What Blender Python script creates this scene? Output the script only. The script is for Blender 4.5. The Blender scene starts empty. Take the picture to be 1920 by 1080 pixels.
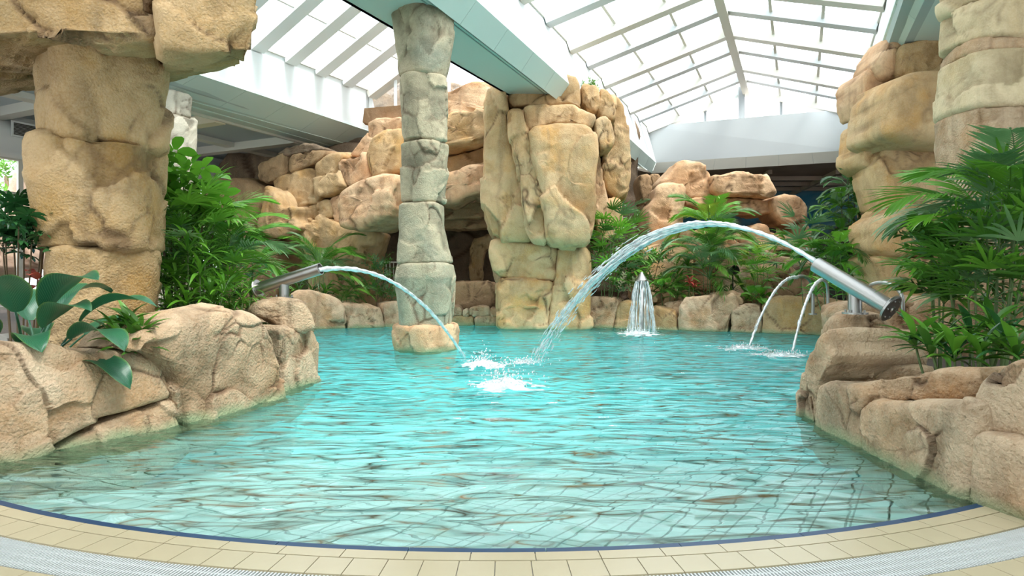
import bpy, math, random
import numpy as np
from mathutils import Vector, Matrix, Euler
PI = math.pi
sc = bpy.context.scene
# ------------------------------------------------------------------ camera, sky, exposure
FPX, CX, HY, CH = 1200.0, 960.0, 525.0, 1.3          # focal length in pixels, centre, horizon row, eye height above the water
cd = bpy.data.cameras.new('camera'); cam = bpy.data.objects.new('camera', cd)
sc.collection.objects.link(cam); sc.camera = cam
cam.location = (0, 0, CH); cam.rotation_euler = (PI/2, 0, 0)
cd.sensor_width = 36; cd.lens = 36*FPX/1920; cd.shift_y = -(540-HY)/1920
cd.clip_end = 300
w = bpy.data.worlds.new('overcast_sky'); sc.world = w; w.use_nodes = True
_bg = w.node_tree.nodes['Background']
_bg.inputs['Color'].default_value = (0.93, 0.97, 1.0, 1); _bg.inputs['Strength'].default_value = 3.3
_sd = bpy.data.lights.new('sun', 'SUN'); _so = bpy.data.objects.new('sun', _sd); sc.collection.objects.link(_so)
_sd.energy = 7.0; _sd.angle = math.radians(24); _sd.color = (1.0, 0.96, 0.88)
_so.rotation_euler = (math.radians(20), math.radians(24), 0)
sc.view_settings.view_transform = 'Standard'; sc.view_settings.look = 'None'
sc.view_settings.gamma = 1; sc.view_settings.use_curve_mapping = False
sc.view_settings.exposure = 0.34
sc.cycles.max_bounces = 10; sc.cycles.diffuse_bounces = 4; sc.cycles.glossy_bounces = 3
sc.cycles.transmission_bounces = 6; sc.cycles.transparent_max_bounces = 24
sc.cycles.sample_clamp_indirect = 6; sc.cycles.blur_glossy = 0.5

# ------------------------------------------------------------------ helpers
col = sc.collection
def P(px, py, Y): return Vector(((px-CX)/FPX*Y, Y, CH+(HY-py)/FPX*Y))
def PZ(px, py, z):
    Y = FPX*(CH-z)/(py-HY); return Vector(((px-CX)/FPX*Y, Y, z))
def link(name, me, mat=None, parent=None):
    o = bpy.data.objects.new(name, me); col.objects.link(o)
    if mat is not None and me is not None and len(me.materials) == 0: me.materials.append(mat)
    if parent is not None: o.parent = parent
    return o
def tag(o, label=None, cat=None, group=None, kind=None):
    if label: o['label'] = label
    if cat: o['category'] = cat
    if group: o['group'] = group
    if kind: o['kind'] = kind
    return o
def empty(name, loc, label=None, cat=None, group=None):
    o = bpy.data.objects.new(name, None); col.objects.link(o); o.location = loc; o.empty_display_size = .1
    return tag(o, label, cat, group)
def mesh(name, V, Fc, smooth=False, center=None):
    V = np.asarray(V, dtype=np.float64)
    if center is not None: V = V-np.asarray(center)
    me = bpy.data.meshes.new(name)
    me.from_pydata(V.tolist(), [], Fc); me.update()
    if smooth: me.polygons.foreach_set('use_smooth', [True]*len(me.polygons))
    return me
def obj(name, V, Fc, mat, parent=None, smooth=False):
    """a mesh object whose origin is the middle of its base (or given in the parent's frame)"""
    V = np.asarray(V, dtype=np.float64)
    lo, hi = V.min(0), V.max(0); c = np.array([(lo[0]+hi[0])/2, (lo[1]+hi[1])/2, lo[2]])
    me = mesh(name, V, Fc, smooth, c)
    o = link(name, me, mat, parent)
    pl = Vector(c) - (parent.location if parent is not None else Vector((0, 0, 0)))
    o.location = pl
    return o
class MB:
    def __init__(s): s.v = []; s.f = []
    def add(s, V, Fc):
        n = len(s.v); s.v += [tuple(p) for p in V]; s.f += [tuple(i+n for i in q) for q in Fc]; return s
    def prism(s, pts, vec):
        n = len(pts); vec = Vector(vec); pts = [Vector(p) for p in pts]
        V = pts+[p+vec for p in pts]
        Fc = [tuple(range(n-1, -1, -1)), tuple(range(n, 2*n))]+[(i, (i+1) % n, n+(i+1) % n, n+i) for i in range(n)]
        return s.add(V, Fc)
    def box(s, x0, x1, y0, y1, z0, z1): return s.prism([(x0, y0, z0), (x1, y0, z0), (x1, y1, z0), (x0, y1, z0)], (0, 0, z1-z0))
    def bar(s, a, b, wid, dep, up=(0, 0, 1), off=(0, 0)):
        """beam of rectangular section from a to b; wid across, dep along up"""
        a = Vector(a); b = Vector(b); d = (b-a).normalized(); up = Vector(up); sd = d.cross(up).normalized(); up = sd.cross(d).normalized()
        q = [sd*(off[0]+i*wid/2)+up*(off[1]+j*dep/2) for i, j in ((-1, -1), (1, -1), (1, 1), (-1, 1))]
        V = [a+k for k in q]+[b+k for k in q]
        return s.add(V, [(3, 2, 1, 0), (4, 5, 6, 7)]+[(i, (i+1) % 4, 4+(i+1) % 4, 4+i) for i in range(4)])
    def tube(s, pts, rad, n=12, caps=True):
        pts = [Vector(p) for p in pts]
        if not hasattr(rad, '__len__'): rad = [rad]*len(pts)
        V = []; ref = None
        for i, p in enumerate(pts):
            d = (pts[min(i+1, len(pts)-1)]-pts[max(i-1, 0)]).normalized()
            if ref is None:
                ref = d.orthogonal().normalized()
            ref = (ref-d*ref.dot(d)).normalized(); e = d.cross(ref)
            V += [p+(ref*math.cos(2*PI*k/n)+e*math.sin(2*PI*k/n))*rad[i] for k in range(n)]
        Fc = [(i*n+k, i*n+(k+1) % n, (i+1)*n+(k+1) % n, (i+1)*n+k) for i in range(len(pts)-1) for k in range(n)]
        if caps: Fc += [tuple(range(n-1, -1, -1)), tuple(range((len(pts)-1)*n, len(pts)*n))]
        return s.add(V, Fc)
    def build(s, name, mat, parent=None, smooth=False): return obj(name, s.v, s.f, mat, parent, smooth)
def struct(name, mb, mat, parent=None, smooth=False):
    o = mb.build(name, mat, parent, smooth)
    if parent is None: o['kind'] = 'structure'
    return o

# ------------------------------------------------------------------ vectorised noise
def _h(ix, iy, iz, s):
    n = (ix*374761393+iy*668265263+iz*2147483647+s*974634777) & 0xffffffff
    n = ((n ^ (n >> 13))*1274126177) & 0xffffffff
    n = ((n ^ (n >> 15))*2246822519) & 0xffffffff
    return ((n ^ (n >> 16)) & 0xffffff)/float(0xffffff)
def vnoise(p, s=0):
    f = np.floor(p).astype(np.int64); t = p-f; t = t*t*t*(t*(t*6-15)+10); r = 0
    for dx in (0, 1):
        wx = t[:, 0] if dx else 1-t[:, 0]
        for dy in (0, 1):
            wy = t[:, 1] if dy else 1-t[:, 1]
            for dz in (0, 1):
                wz = t[:, 2] if dz else 1-t[:, 2]
                r = r+wx*wy*wz*_h(f[:, 0]+dx, f[:, 1]+dy, f[:, 2]+dz, s)
    return r*2-1
def fbm(p, s=0, o=3):
    r = 0; a = 1; n = 0
    for i in range(o): r = r+a*vnoise(p*2.03**i+i*17.1, s+i); n += a; a *= .5
    return r/n
def facets(p, s=0):
    """chiselled planes: each Worley cell tilts its own way; returns tilt height and distance between the two nearest cells"""
    f = np.floor(p).astype(np.int64); b1 = np.full(len(p), 9.); b2 = b1.copy(); val = np.zeros(len(p))
    for dx in (-1, 0, 1):
        for dy in (-1, 0, 1):
            for dz in (-1, 0, 1):
                i, j, k = f[:, 0]+dx, f[:, 1]+dy, f[:, 2]+dz
                c = np.stack([i+_h(i, j, k, s+1), j+_h(i, j, k, s+2), k+_h(i, j, k, s+3)], 1); e = p-c
                d = (e*e).sum(1)**.5; near = d < b1
                t = (e*np.stack([_h(i, j, k, s+4)-.5, _h(i, j, k, s+5)-.5, _h(i, j, k, s+6)-.35], 1)*2).sum(1)+(_h(i, j, k, s+7)-.5)*.5
                b2 = np.where(near, b1, np.minimum(b2, d)); val = np.where(near, t, val); b1 = np.where(near, d, b1)
    return val, b2-b1
def vnormals(V, tri):
    a, b, c = V[tri[:, 0]], V[tri[:, 1]], V[tri[:, 2]]; n = np.cross(b-a, c-a); N = np.zeros_like(V)
    for k in range(3): np.add.at(N, tri[:, k], n)
    return N/np.maximum(np.linalg.norm(N, axis=1), 1e-9)[:, None]
def roughen(V, Fc, feat, amp, seed, crack=1.0, strata=0.0):
    """rock relief: swelling, chiselled facets, ledges and cracks. Returns displaced verts and the crack mask"""
    tri = np.array([(q[0], q[1], q[2]) for q in Fc]+[(q[0], q[2], q[3]) for q in Fc if len(q) == 4])
    N = vnormals(V, tri); off = np.array([seed*7.13 % 91, seed*3.77 % 83, seed*5.31 % 71])
    p = V/feat; wp = p+np.stack([fbm(p*1.3+off+k*9, seed+k, 2) for k in (1, 2, 3)], 1)*.28
    d = .22*fbm(p*.9+off, seed, 3)
    t, g = facets(wp*np.array([1.0, 1.0, .8])*1.05+off, seed)
    d = d+.50*t
    t2, g2 = facets(wp*np.array([1.9, 1.9, 2.9])+off*2, seed+11)
    m = np.clip(fbm(p*.8+off*3, seed+5, 2)*2.2+.15, 0, 1)
    d = d+.24*t2*m+.07*fbm(p*5+off, seed+3, 3)
    if strata:
        zz = V[:, 2]/(feat*.33)+fbm(p*.7+off, seed+8, 2)*1.2; fr = zz-np.floor(zz)
        d = d+strata*(np.clip(fr*1.25, 0, 1)-.5)*.22
    c1 = np.exp(-(g/.04)**2)*np.clip(fbm(p*.9+off*5, seed+21, 2)*3+.05, 0, 1)
    c2 = np.exp(-(g2/.06)**2)*m*np.clip(fbm(p*1.3+off*6, seed+22, 2)*4, 0, 1)*.8
    n1 = np.abs(fbm(wp*.8+off*4, seed+31, 3)); c3 = np.exp(-(n1/.012)**2)*np.clip(fbm(p*1.1+off*2, seed+33, 1)*4-.6, 0, 1)
    ck = np.clip(np.maximum(np.maximum(c1, c2), c3*.45)*crack, 0, 1)
    d = d-.13*ck
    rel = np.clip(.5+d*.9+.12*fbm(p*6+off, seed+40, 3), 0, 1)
    return V+N*(d*1.3*amp*feat)[:, None], (ck, rel)
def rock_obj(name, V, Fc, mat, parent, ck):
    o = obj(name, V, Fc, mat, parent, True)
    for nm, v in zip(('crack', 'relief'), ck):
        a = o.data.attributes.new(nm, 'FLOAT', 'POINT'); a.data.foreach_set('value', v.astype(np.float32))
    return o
def chaikin(p, n, q=.18):
    for _ in range(n):
        r = []
        for i in range(len(p)):
            a, b = p[i], p[(i+1) % len(p)]; r += [a*(1-q)+b*q, a*q+b*(1-q)]
        p = np.array(r); q = .25
    return p
_seed = [3]
def block(name, outline, plane, bulge, back, mat, parent=None, feat=None, amp=.16, p_exp=8., lean=0., front=False, strata=0., seed=None, grow=1.025, dens=1.0, crack=1.0, rnd=1):
    """a stone: traced outline carried to its own standing plane (A = (px, Y), B = (px, Y)), swollen to the front and to the back"""
    if seed is None: _seed[0] += 1; seed = _seed[0]
    if not hasattr(plane, '__len__'): plane = (0, plane, 1920, plane)
    k0, k1 = (plane[0]-CX)/FPX, (plane[2]-CX)/FPX
    A = np.array([k0*plane[1], plane[1]]); B = np.array([k1*plane[3], plane[3]]); d = (B-A)/np.linalg.norm(B-A)
    nrm = np.array([d[1], -d[0]])
    if nrm.dot(A+B) > 0: nrm = -nrm                        # towards the camera
    sh = min(1., abs(d[1])*1.15) if front else 0.
    if front: A = A-nrm*bulge*(1-sh)
    pts = []
    for px, py in outline:
        k = (px-CX)/FPX                                   # ray x = k*Y meets line A + s*d
        s = (k*A[1]-A[0])/(d[0]-k*d[1]); Y = A[1]+s*d[1]; pts.append((s, CH+(HY-py)/FPX*Y))
    pts = np.array(pts); n = len(pts)
    area = .5*sum(pts[i][0]*pts[(i+1) % n][1]-pts[(i+1) % n][0]*pts[i][1] for i in range(n))
    if area < 0: pts = pts[::-1]; area = -area
    cx = sum((pts[i][0]+pts[(i+1) % n][0])*(pts[i][0]*pts[(i+1) % n][1]-pts[(i+1) % n][0]*pts[i][1]) for i in range(n))/(6*area)
    cz = sum((pts[i][1]+pts[(i+1) % n][1])*(pts[i][0]*pts[(i+1) % n][1]-pts[(i+1) % n][0]*pts[i][1]) for i in range(n))/(6*area)
    c = np.array([cx, cz]); q = chaikin(pts, rnd); q = c+(q-c)*grow
    seg = np.linalg.norm(np.roll(q, -1, 0)-q, axis=1); L = np.concatenate([[0], np.cumsum(seg)])
    Yc = A[1]+c[0]*d[1]; per_px = L[-1]*FPX/Yc
    NT = int(min(300, max(36, per_px/5*dens))); NR = max(8, int(NT*.27))
    u = np.linspace(0, L[-1], NT, endpoint=False); q2 = np.vstack([q, q[:1]])
    bx = np.stack([np.interp(u, L, q2[:, 0]), np.interp(u, L, q2[:, 1])], 1)
    tf = 1-(1-np.linspace(0, 1, NR+1)[1:])**1.6; tf[-1] = 1
    tb = np.array([.97, .9, .7, .35])
    V = []; z0 = bx[:, 1].min()
    def pt(sz, dep):
        xy = A[None, :]+sz[:, :1]*d[None, :]+nrm[None, :]*dep[:, None]
        return np.column_stack([xy, sz[:, 1]])
    f = lambda t: (1-t**p_exp)**(1/p_exp)
    cc = c[None, :]
    V.append(pt(cc, np.array([bulge*(1-sh)-lean*(c[1]-z0)])))
    for t in tf:
        sz = c+t*(bx-c); V.append(pt(sz, np.full(NT, bulge*(f(t)-sh))-lean*(sz[:, 1]-z0)*1.0))
    for t in tb:
        sz = c+t*(bx-c); V.append(pt(sz, (-back*f(t)-bulge*sh)*np.ones(NT)-lean*(sz[:, 1]-z0)))
    V.append(pt(cc, np.array([-back-bulge*sh-lean*(c[1]-z0)])))
    V = np.vstack(V); R = NR+len(tb); Fc = []
    ki = np.arange(NT); kn = (ki+1) % NT
    Fc += [(0, 1+int(a), 1+int(b)) for a, b in zip(ki, kn)]
    for r in range(R-1):
        o0, o1 = 1+r*NT, 1+(r+1)*NT
        Fc += list(zip((o0+ki).tolist(), (o1+ki).tolist(), (o1+kn).tolist(), (o0+kn).tolist()))
    e = 1+(R-1)*NT; last = len(V)-1
    Fc += [(last, e+int(b), e+int(a)) for a, b in zip(ki, kn)]
    tri = np.array([q[:3] for q in Fc[:NT]]); nn = np.cross(V[tri[:, 1]]-V[tri[:, 0]], V[tri[:, 2]]-V[tri[:, 0]]).sum(0)
    if nn[0]*nrm[0]+nn[1]*nrm[1] < 0: Fc = [tuple(reversed(q)) for q in Fc]
    if feat is None: feat = max(.25, min(2.2, .6*math.sqrt(area)))
    V, ck = roughen(V, Fc, feat, amp, seed, crack, strata)
    return rock_obj(name, V, Fc, mat, parent, ck)
def hexrock(name, C8, mat, parent=None, n=40, rnd=.25, feat=1., amp=.14, seed=None, crack=1.0, strata=0., dims=None):
    """a stone between eight corners (bottom ring 0-3, top ring 4-7), with rounded edges"""
    if seed is None: _seed[0] += 1; seed = _seed[0]
    C8 = np.array([tuple(c) for c in C8], dtype=float); V = {}; L = []; Fc = []
    g = np.tan(np.linspace(-PI/4, PI/4, n+1))
    def vid(i, j, k):
        key = (i, j, k)
        if key not in V:
            V[key] = len(L); q = np.array([g[i], g[j], g[k]]); sph = q/np.linalg.norm(q)
            mx = np.abs(q).max(); pw = (np.abs(q)**6).sum()**(1/6.)
            L.append(q*(1-rnd)+(q/pw)*rnd*.55+sph*rnd*.45)
        return V[key]
    for a in range(n):
        for b in range(n):
            for k, flip in ((0, 1), (n, 0)):
                for ax in range(3):
                    def tri(i, j):
                        r = [0, 0, 0]; r[ax] = k; r[(ax+1) % 3] = i; r[(ax+2) % 3] = j; return vid(*r)
                    q = (tri(a, b), tri(a+1, b), tri(a+1, b+1), tri(a, b+1)); Fc.append(q[::-1] if flip else q)
    Lc = (np.array(L)+1)/2; x, y, z = Lc[:, 0:1], Lc[:, 1:2], Lc[:, 2:3]
    lo = C8[0]*(1-x)*(1-y)+C8[1]*x*(1-y)+C8[2]*x*y+C8[3]*(1-x)*y; hi = C8[4]*(1-x)*(1-y)+C8[5]*x*(1-y)+C8[6]*x*y+C8[7]*(1-x)*y
    W = lo*(1-z)+hi*z; W, ck = roughen(W, Fc, feat, amp, seed, crack, strata)
    return rock_obj(name, W, Fc, mat, parent, ck)
def drum(name, rows, Y, mat, parent, seed, feat=.9, amp=.13, tilt0=0., tilt1=0., nt=110, rnd=.05, crack=.9, sq=3.2, depth=1.0):
    """one drum of a stacked stone column; rows (py, pxl, pxr) from top to bottom at distance Y"""
    rows = sorted(rows); zs = np.array([CH+(HY-r[0])/FPX*Y for r in rows])[::-1]
    xl = np.array([(r[1]-CX)/FPX*Y for r in rows])[::-1]; xr = np.array([(r[2]-CX)/FPX*Y for r in rows])[::-1]
    h = zs[-1]-zs[0]; NR = max(14, int(nt*h/(PI*(xr-xl).mean())*1.1)); th = np.linspace(0, 2*PI, nt, endpoint=False)
    rg = random.Random(seed); ph = rg.uniform(0, 1.5)
    e = rnd; t = np.linspace(0, 1, NR); z = zs[0]+t*h; V = []
    cs = (np.abs(np.cos(th+ph))**sq+np.abs(np.sin(th+ph))**sq)**(-1/sq); cs = cs/max(np.abs(np.cos(th)*cs).max(), 1e-6)
    for i, zz in enumerate(z):
        l, r = np.interp(zz, zs, xl), np.interp(zz, zs, xr); cxx, rad = (l+r)/2, (r-l)/2
        en = min((zz-zs[0]), (zs[-1]-zz)); k = 1 if en > e else math.sqrt(max(0, 1-(1-en/e)**2)); rr = rad*cs-e*(1-k)*.9
        til = (tilt0*(1-t[i])+tilt1*t[i])
        V.append(np.stack([cxx+rr*np.cos(th), Y+rr*np.sin(th)*depth, zz+til*np.cos(th)*rad+0*th], 1))
    V.append(np.array([[(xl[0]+xr[0])/2, Y, zs[0]]])); V.append(np.array([[(xl[-1]+xr[-1])/2, Y, zs[-1]]])); V = np.vstack(V)
    Fc = [(i*nt+k, i*nt+(k+1) % nt, (i+1)*nt+(k+1) % nt, (i+1)*nt+k) for i in range(NR-1) for k in range(nt)]
    b = NR*nt; Fc += [(b, (k+1) % nt, k) for k in range(nt)]+[(b+1, (NR-1)*nt+k, (NR-1)*nt+(k+1) % nt) for k in range(nt)]
    V, ck = roughen(V, Fc, feat, amp, seed, crack)
    return rock_obj(name, V, Fc, mat, parent, ck)

# ------------------------------------------------------------------ materials
def new_mat(name):
    m = bpy.data.materials.new(name); m.use_nodes = True; nt = m.node_tree; nt.nodes.clear(); return m, nt
def plain(name, c, rough=.6, metal=0., bump=0., bscale=30., var=0., spec=.5):
    m, nt = new_mat(name); N = nt.nodes; L = nt.links
    out = N.new('ShaderNodeOutputMaterial'); b = N.new('ShaderNodeBsdfPrincipled'); L.new(b.outputs[0], out.inputs[0])
    b.inputs['Base Color'].default_value = (*c, 1); b.inputs['Roughness'].default_value = rough; b.inputs['Metallic'].default_value = metal
    b.inputs['Specular IOR Level'].default_value = spec
    if bump or var:
        tc = N.new('ShaderNodeTexCoord'); n = N.new('ShaderNodeTexNoise'); n.inputs['Scale'].default_value = bscale; n.inputs['Detail'].default_value = 5
        L.new(tc.outputs['Object'], n.inputs['Vector'])
        if bump:
            bp = N.new('ShaderNodeBump'); bp.inputs['Strength'].default_value = bump; bp.inputs['Distance'].default_value = .02
            L.new(n.outputs[0], bp.inputs['Height']); L.new(bp.outputs[0], b.inputs['Normal'])
        if var:
            mx = N.new('ShaderNodeMix'); mx.data_type = 'RGBA'; mx.inputs[6].default_value = (*[x*(1-var) for x in c], 1); mx.inputs[7].default_value = (*[min(1, x*(1+var)) for x in c], 1)
            n2 = N.new('ShaderNodeTexNoise'); n2.inputs['Scale'].default_value = bscale*.12; n2.inputs['Detail'].default_value = 4; L.new(tc.outputs['Object'], n2.inputs['Vector'])
            L.new(n2.outputs[0], mx.inputs[0]); L.new(mx.outputs[2], b.inputs['Base Color'])
    return m
def rock_mat(name, c1, c2, c3, stain=(.30, .28, .17), stain_amt=.5, crackc=(.10, .055, .03), bump=.55, scale=1.0, streak=.4):
    m, nt = new_mat(name); N = nt.nodes; L = nt.links
    def nd(t, **k):
        n = N.new(t)
        for a, b in k.items(): n.inputs[a].default_value = b
        return n
    def mix(fac, a, b, typ='MIX'):
        x = N.new('ShaderNodeMix'); x.data_type = 'RGBA'; x.blend_type = typ
        for i, v in ((0, fac), (6, a), (7, b)):
            if isinstance(v, bpy.types.NodeSocket): L.new(v, x.inputs[i])
            elif i == 0: x.inputs[0].default_value = v
            else: x.inputs[i].default_value = (*v, 1)
        return x.outputs[2]
    def ramp(src, a, b):
        r = N.new('ShaderNodeMapRange'); r.inputs['From Min'].default_value = a; r.inputs['From Max'].default_value = b; L.new(src, r.inputs['Value']); return r.outputs[0]
    out = N.new('ShaderNodeOutputMaterial'); b = N.new('ShaderNodeBsdfPrincipled'); L.new(b.outputs[0], out.inputs[0])
    geo = N.new('ShaderNodeNewGeometry'); pos = geo.outputs['Position']
    def noise(s, det=5, vec=pos, dist=0.):
        n = nd('ShaderNodeTexNoise', Scale=s*scale, Detail=det, Distortion=dist); L.new(vec, n.inputs['Vector']); return n.outputs[0]
    mp = N.new('ShaderNodeMapping'); mp.inputs['Scale'].default_value = (2.2, 2.2, .45); L.new(pos, mp.inputs['Vector'])
    cl = mix(ramp(noise(.8, 4, dist=.6), .38, .62), c1, c2)
    cl = mix(ramp(noise(1.7, 5), .50, .70), cl, c3)
    st = noise(1.1, 5, mp.outputs[0], 1.0); cl = mix(ramp(st, .52, .75), cl, tuple(x*(1-streak) for x in c1)) if streak else cl
    mo = N.new('ShaderNodeMath'); mo.operation = 'MULTIPLY'; L.new(ramp(noise(4.2, 7, dist=.7), .50, .66), mo.inputs[0]); mo.inputs[1].default_value = streak; cl = mix(mo.outputs[0], cl, tuple(x*.55 for x in c3))
    f = ramp(noise(.55, 6, dist=1.2), .56, .72); mm = N.new('ShaderNodeMath'); mm.operation = 'MULTIPLY'; L.new(f, mm.inputs[0]); mm.inputs[1].default_value = stain_amt
    cl = mix(mm.outputs[0], cl, stain)
    g = ramp(noise(40, 3), .3, .7); cl = mix(g, cl, mix(.12, cl, (.9, .8, .62)))
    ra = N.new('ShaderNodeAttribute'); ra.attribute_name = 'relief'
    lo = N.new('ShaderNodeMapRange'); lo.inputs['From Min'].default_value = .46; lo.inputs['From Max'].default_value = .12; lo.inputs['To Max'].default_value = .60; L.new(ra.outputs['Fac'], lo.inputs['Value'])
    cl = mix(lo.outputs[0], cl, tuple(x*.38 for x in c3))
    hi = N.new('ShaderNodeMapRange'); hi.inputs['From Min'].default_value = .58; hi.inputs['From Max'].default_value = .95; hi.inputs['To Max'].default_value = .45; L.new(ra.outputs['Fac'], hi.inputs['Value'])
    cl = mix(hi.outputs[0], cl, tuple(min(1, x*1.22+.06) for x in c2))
    at = N.new('ShaderNodeAttribute'); at.attribute_name = 'crack'
    ca = N.new('ShaderNodeMath'); ca.operation = 'MULTIPLY'; L.new(at.outputs['Fac'], ca.inputs[0]); ca.inputs[1].default_value = .8
    cl = mix(ca.outputs[0], cl, crackc)
    # algae line where water licks the stone
    sx = N.new('ShaderNodeSeparateXYZ'); L.new(pos, sx.inputs[0])
    wa = N.new('ShaderNodeMath'); wa.operation = 'MULTIPLY_ADD'; L.new(noise(3, 3), wa.inputs[0]); wa.inputs[1].default_value = -.16; L.new(sx.outputs['Z'], wa.inputs[2])
    cl = mix(ramp(wa.outputs[0], .02, -.07), cl, (.27, .30, .17))
    L.new(cl, b.inputs['Base Color']); b.inputs['Roughness'].default_value = .82; b.inputs['Specular IOR Level'].default_value = .3
    h = N.new('ShaderNodeMath'); h.operation = 'MULTIPLY_ADD'; L.new(noise(45, 5), h.inputs[0]); h.inputs[1].default_value = .6; L.new(noise(6, 6, dist=.8), h.inputs[2])
    bp = N.new('ShaderNodeBump'); bp.inputs['Strength'].default_value = bump; bp.inputs['Distance'].default_value = .045/scale
    L.new(h.outputs[0], bp.inputs['Height']); L.new(bp.outputs[0], b.inputs['Normal'])
    return m
M = {}
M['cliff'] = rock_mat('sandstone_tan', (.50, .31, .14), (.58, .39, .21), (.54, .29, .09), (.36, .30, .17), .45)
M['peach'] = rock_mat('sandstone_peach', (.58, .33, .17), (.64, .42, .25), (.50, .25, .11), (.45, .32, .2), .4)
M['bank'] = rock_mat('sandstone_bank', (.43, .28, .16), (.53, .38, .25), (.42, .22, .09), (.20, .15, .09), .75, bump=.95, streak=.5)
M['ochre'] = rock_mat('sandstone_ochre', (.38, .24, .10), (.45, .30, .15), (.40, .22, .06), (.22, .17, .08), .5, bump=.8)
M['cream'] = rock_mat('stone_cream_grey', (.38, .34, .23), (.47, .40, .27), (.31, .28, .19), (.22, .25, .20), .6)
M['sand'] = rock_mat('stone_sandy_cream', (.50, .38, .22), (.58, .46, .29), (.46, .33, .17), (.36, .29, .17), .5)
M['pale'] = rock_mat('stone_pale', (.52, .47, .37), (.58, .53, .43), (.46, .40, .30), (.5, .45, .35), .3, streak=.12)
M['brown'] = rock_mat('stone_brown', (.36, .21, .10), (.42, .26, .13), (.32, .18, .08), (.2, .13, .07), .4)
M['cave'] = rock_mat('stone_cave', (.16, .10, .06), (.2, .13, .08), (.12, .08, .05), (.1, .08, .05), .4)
M['white'] = plain('white_paint', (.78, .81, .81), .5)
M['bar'] = plain('glazing_bar_paint', (.58, .61, .62), .5)
M['mullion'] = plain('grey_mullion', (.30, .32, .33), .5)
M['teal_white'] = plain('pale_green_panel', (.55, .66, .61), .45)
M['cream_paint'] = plain('cream_paint', (.66, .64, .57), .45)
M['coffer'] = plain('blue_grey_panel', (.46, .52, .54), .6)
M['tan_paint'] = plain('tan_paint', (.66, .56, .42), .5)
M['brown_wood'] = plain('brown_ceiling_board', (.46, .37, .30), .6, var=.25, bscale=10)
M['dark'] = plain('dark_void', (.02, .015, .012), .9)
M['joint'] = plain('panel_joint', (.38, .45, .43), .7)
M['blue_grey'] = plain('blue_grey_gasket', (.22, .28, .38), .5)
M['steel'] = plain('brushed_steel', (.40, .39, .38), .36, 1.0)
M['soil'] = plain('dark_soil', (.045, .03, .02), .95, bump=.8, bscale=18, var=.4)
M['tile_beige'] = plain('beige_tile', (.50, .42, .28), .25, var=.10, bscale=20, bump=.03)
M['grout'] = plain('grey_grout', (.38, .35, .28), .8)
M['grate'] = plain('white_plastic', (.62, .63, .63), .45)
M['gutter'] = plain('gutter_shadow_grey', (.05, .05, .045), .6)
M['blue_tile'] = plain('navy_blue_tile', (.006, .045, .12), .4)
# ------------------------------------------------------------------ building
class Edge:
    """a long straight level edge of the building, read from two image points at height z"""
    def __init__(s, a, b, z):
        s.A = PZ(*a, z); s.B = PZ(*b, z); s.z = z
    def at(s, Y, z=None, off=0.):
        t = (Y-s.A.y)/(s.B.y-s.A.y); p = s.A.lerp(s.B, t); d = (s.B-s.A).normalized()
        return Vector((p.x+off*d.y, p.y-off*d.x, s.z if z is None else z))
zS, zF, zE, zR = 6.25, 6.65, 8.0, 9.5
bL = Edge((640, 0), (928, 165), zS); bR = Edge((813, 10), (1220, 325), zS)
fTL = Edge((893, 0), (1230, 305), zF); fTR = Edge((1680, 0), (1587, 282), zF)
eL = Edge((1000, 10), (1213, 237), zE); eR = Edge((1660, 3), (1600, 203), zE); rdg = Edge((1355, 0), (1400, 163), zR)
sR = Edge((1742, 0), (1717, 80), zS); sR0 = Edge((1725, 0), (1703, 80), zS)
f2T = Edge((433, 160), (698, 248), zF); f2B = Edge((359, 191), (677, 278), 6.2); f2I = Edge((359, 205), (641, 283), 6.12)
e2 = Edge((497, 90), (690, 167), 8.05)
YN = -4.0                                                   # the roof goes on over and behind the camera
def q(mb, pts, th=(0, 0, .04)): mb.prism(pts, th); return mb
def between(a, b, t, Y0=None): return a.lerp(b, t)
# main roof light -----------------------------------------------
YF_L, YF_R = fTL.B.y, fTR.B.y
FL, FR = P(1230, 305, 28.0), P(1587, 282, 25.2)              # far corners of the opening
GL, GR, GT = PZ(1213, 237, zE), PZ(1600, 203, zE), PZ(1400, 163, zR)
mb = MB(); mb.prism([fTL.at(YN), FL, GL, eL.at(YN)], Vector((-.12, .05, 0))); uw = struct('wall_left', mb, M['white'])
mb = MB(); mb.prism([fTR.at(YN), FR, GR, eR.at(YN)], Vector((.12, -.05, 0))); struct('wall_right', mb, M['white'])
mb = MB(); mb.prism([FL, FR, GR, GL], (.05, .12, 0)); wf = struct('wall_back', mb, M['bar'])
FBL, FBR = P(1222, 325, 28.2), P(1593, 303, 25.4)
_q = sR0.at(12.3); _k = (FBR.y-YN)/(FBR.y-12.3); sR0n = FBR+(_q-FBR)*_k
sR0.A, sR0.B = Vector(_q), Vector((FBR.x, FBR.y, 6.25))
def fascia(name, top_a, top_b, bot_a, bot_b, n, joint=True, mat='teal_white', th=.05):
    """sloping panel band round the opening, in n butt-jointed panels"""
    e = empty(name, (top_a+top_b)/2); e['kind'] = 'structure'
    nn = (top_b-top_a).cross(bot_a-top_a).normalized()*th
    if nn.z < 0: nn = -nn
    for i in range(n):
        g = .004; t0, t1 = i/n+g/n*1.0, (i+1)/n-g/n*1.0
        m = MB(); m.prism([top_a.lerp(top_b, t0), top_a.lerp(top_b, t1), bot_a.lerp(bot_b, t1), bot_a.lerp(bot_b, t0)], nn)
        m.build('panel', M[mat], e)
    m = MB(); m.prism([top_a+nn*1.02, top_b+nn*1.02, bot_b+nn*1.02, bot_a+nn*1.02], nn*.3); m.build('joint_backing', M['joint'], e)
    return e
fascia('trim_1', fTL.at(YN), FL, bR.at(YN), FBL, 24)
fascia('trim_2', FL, FR, FBL, FBR, 6, mat='cream_paint')
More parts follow.
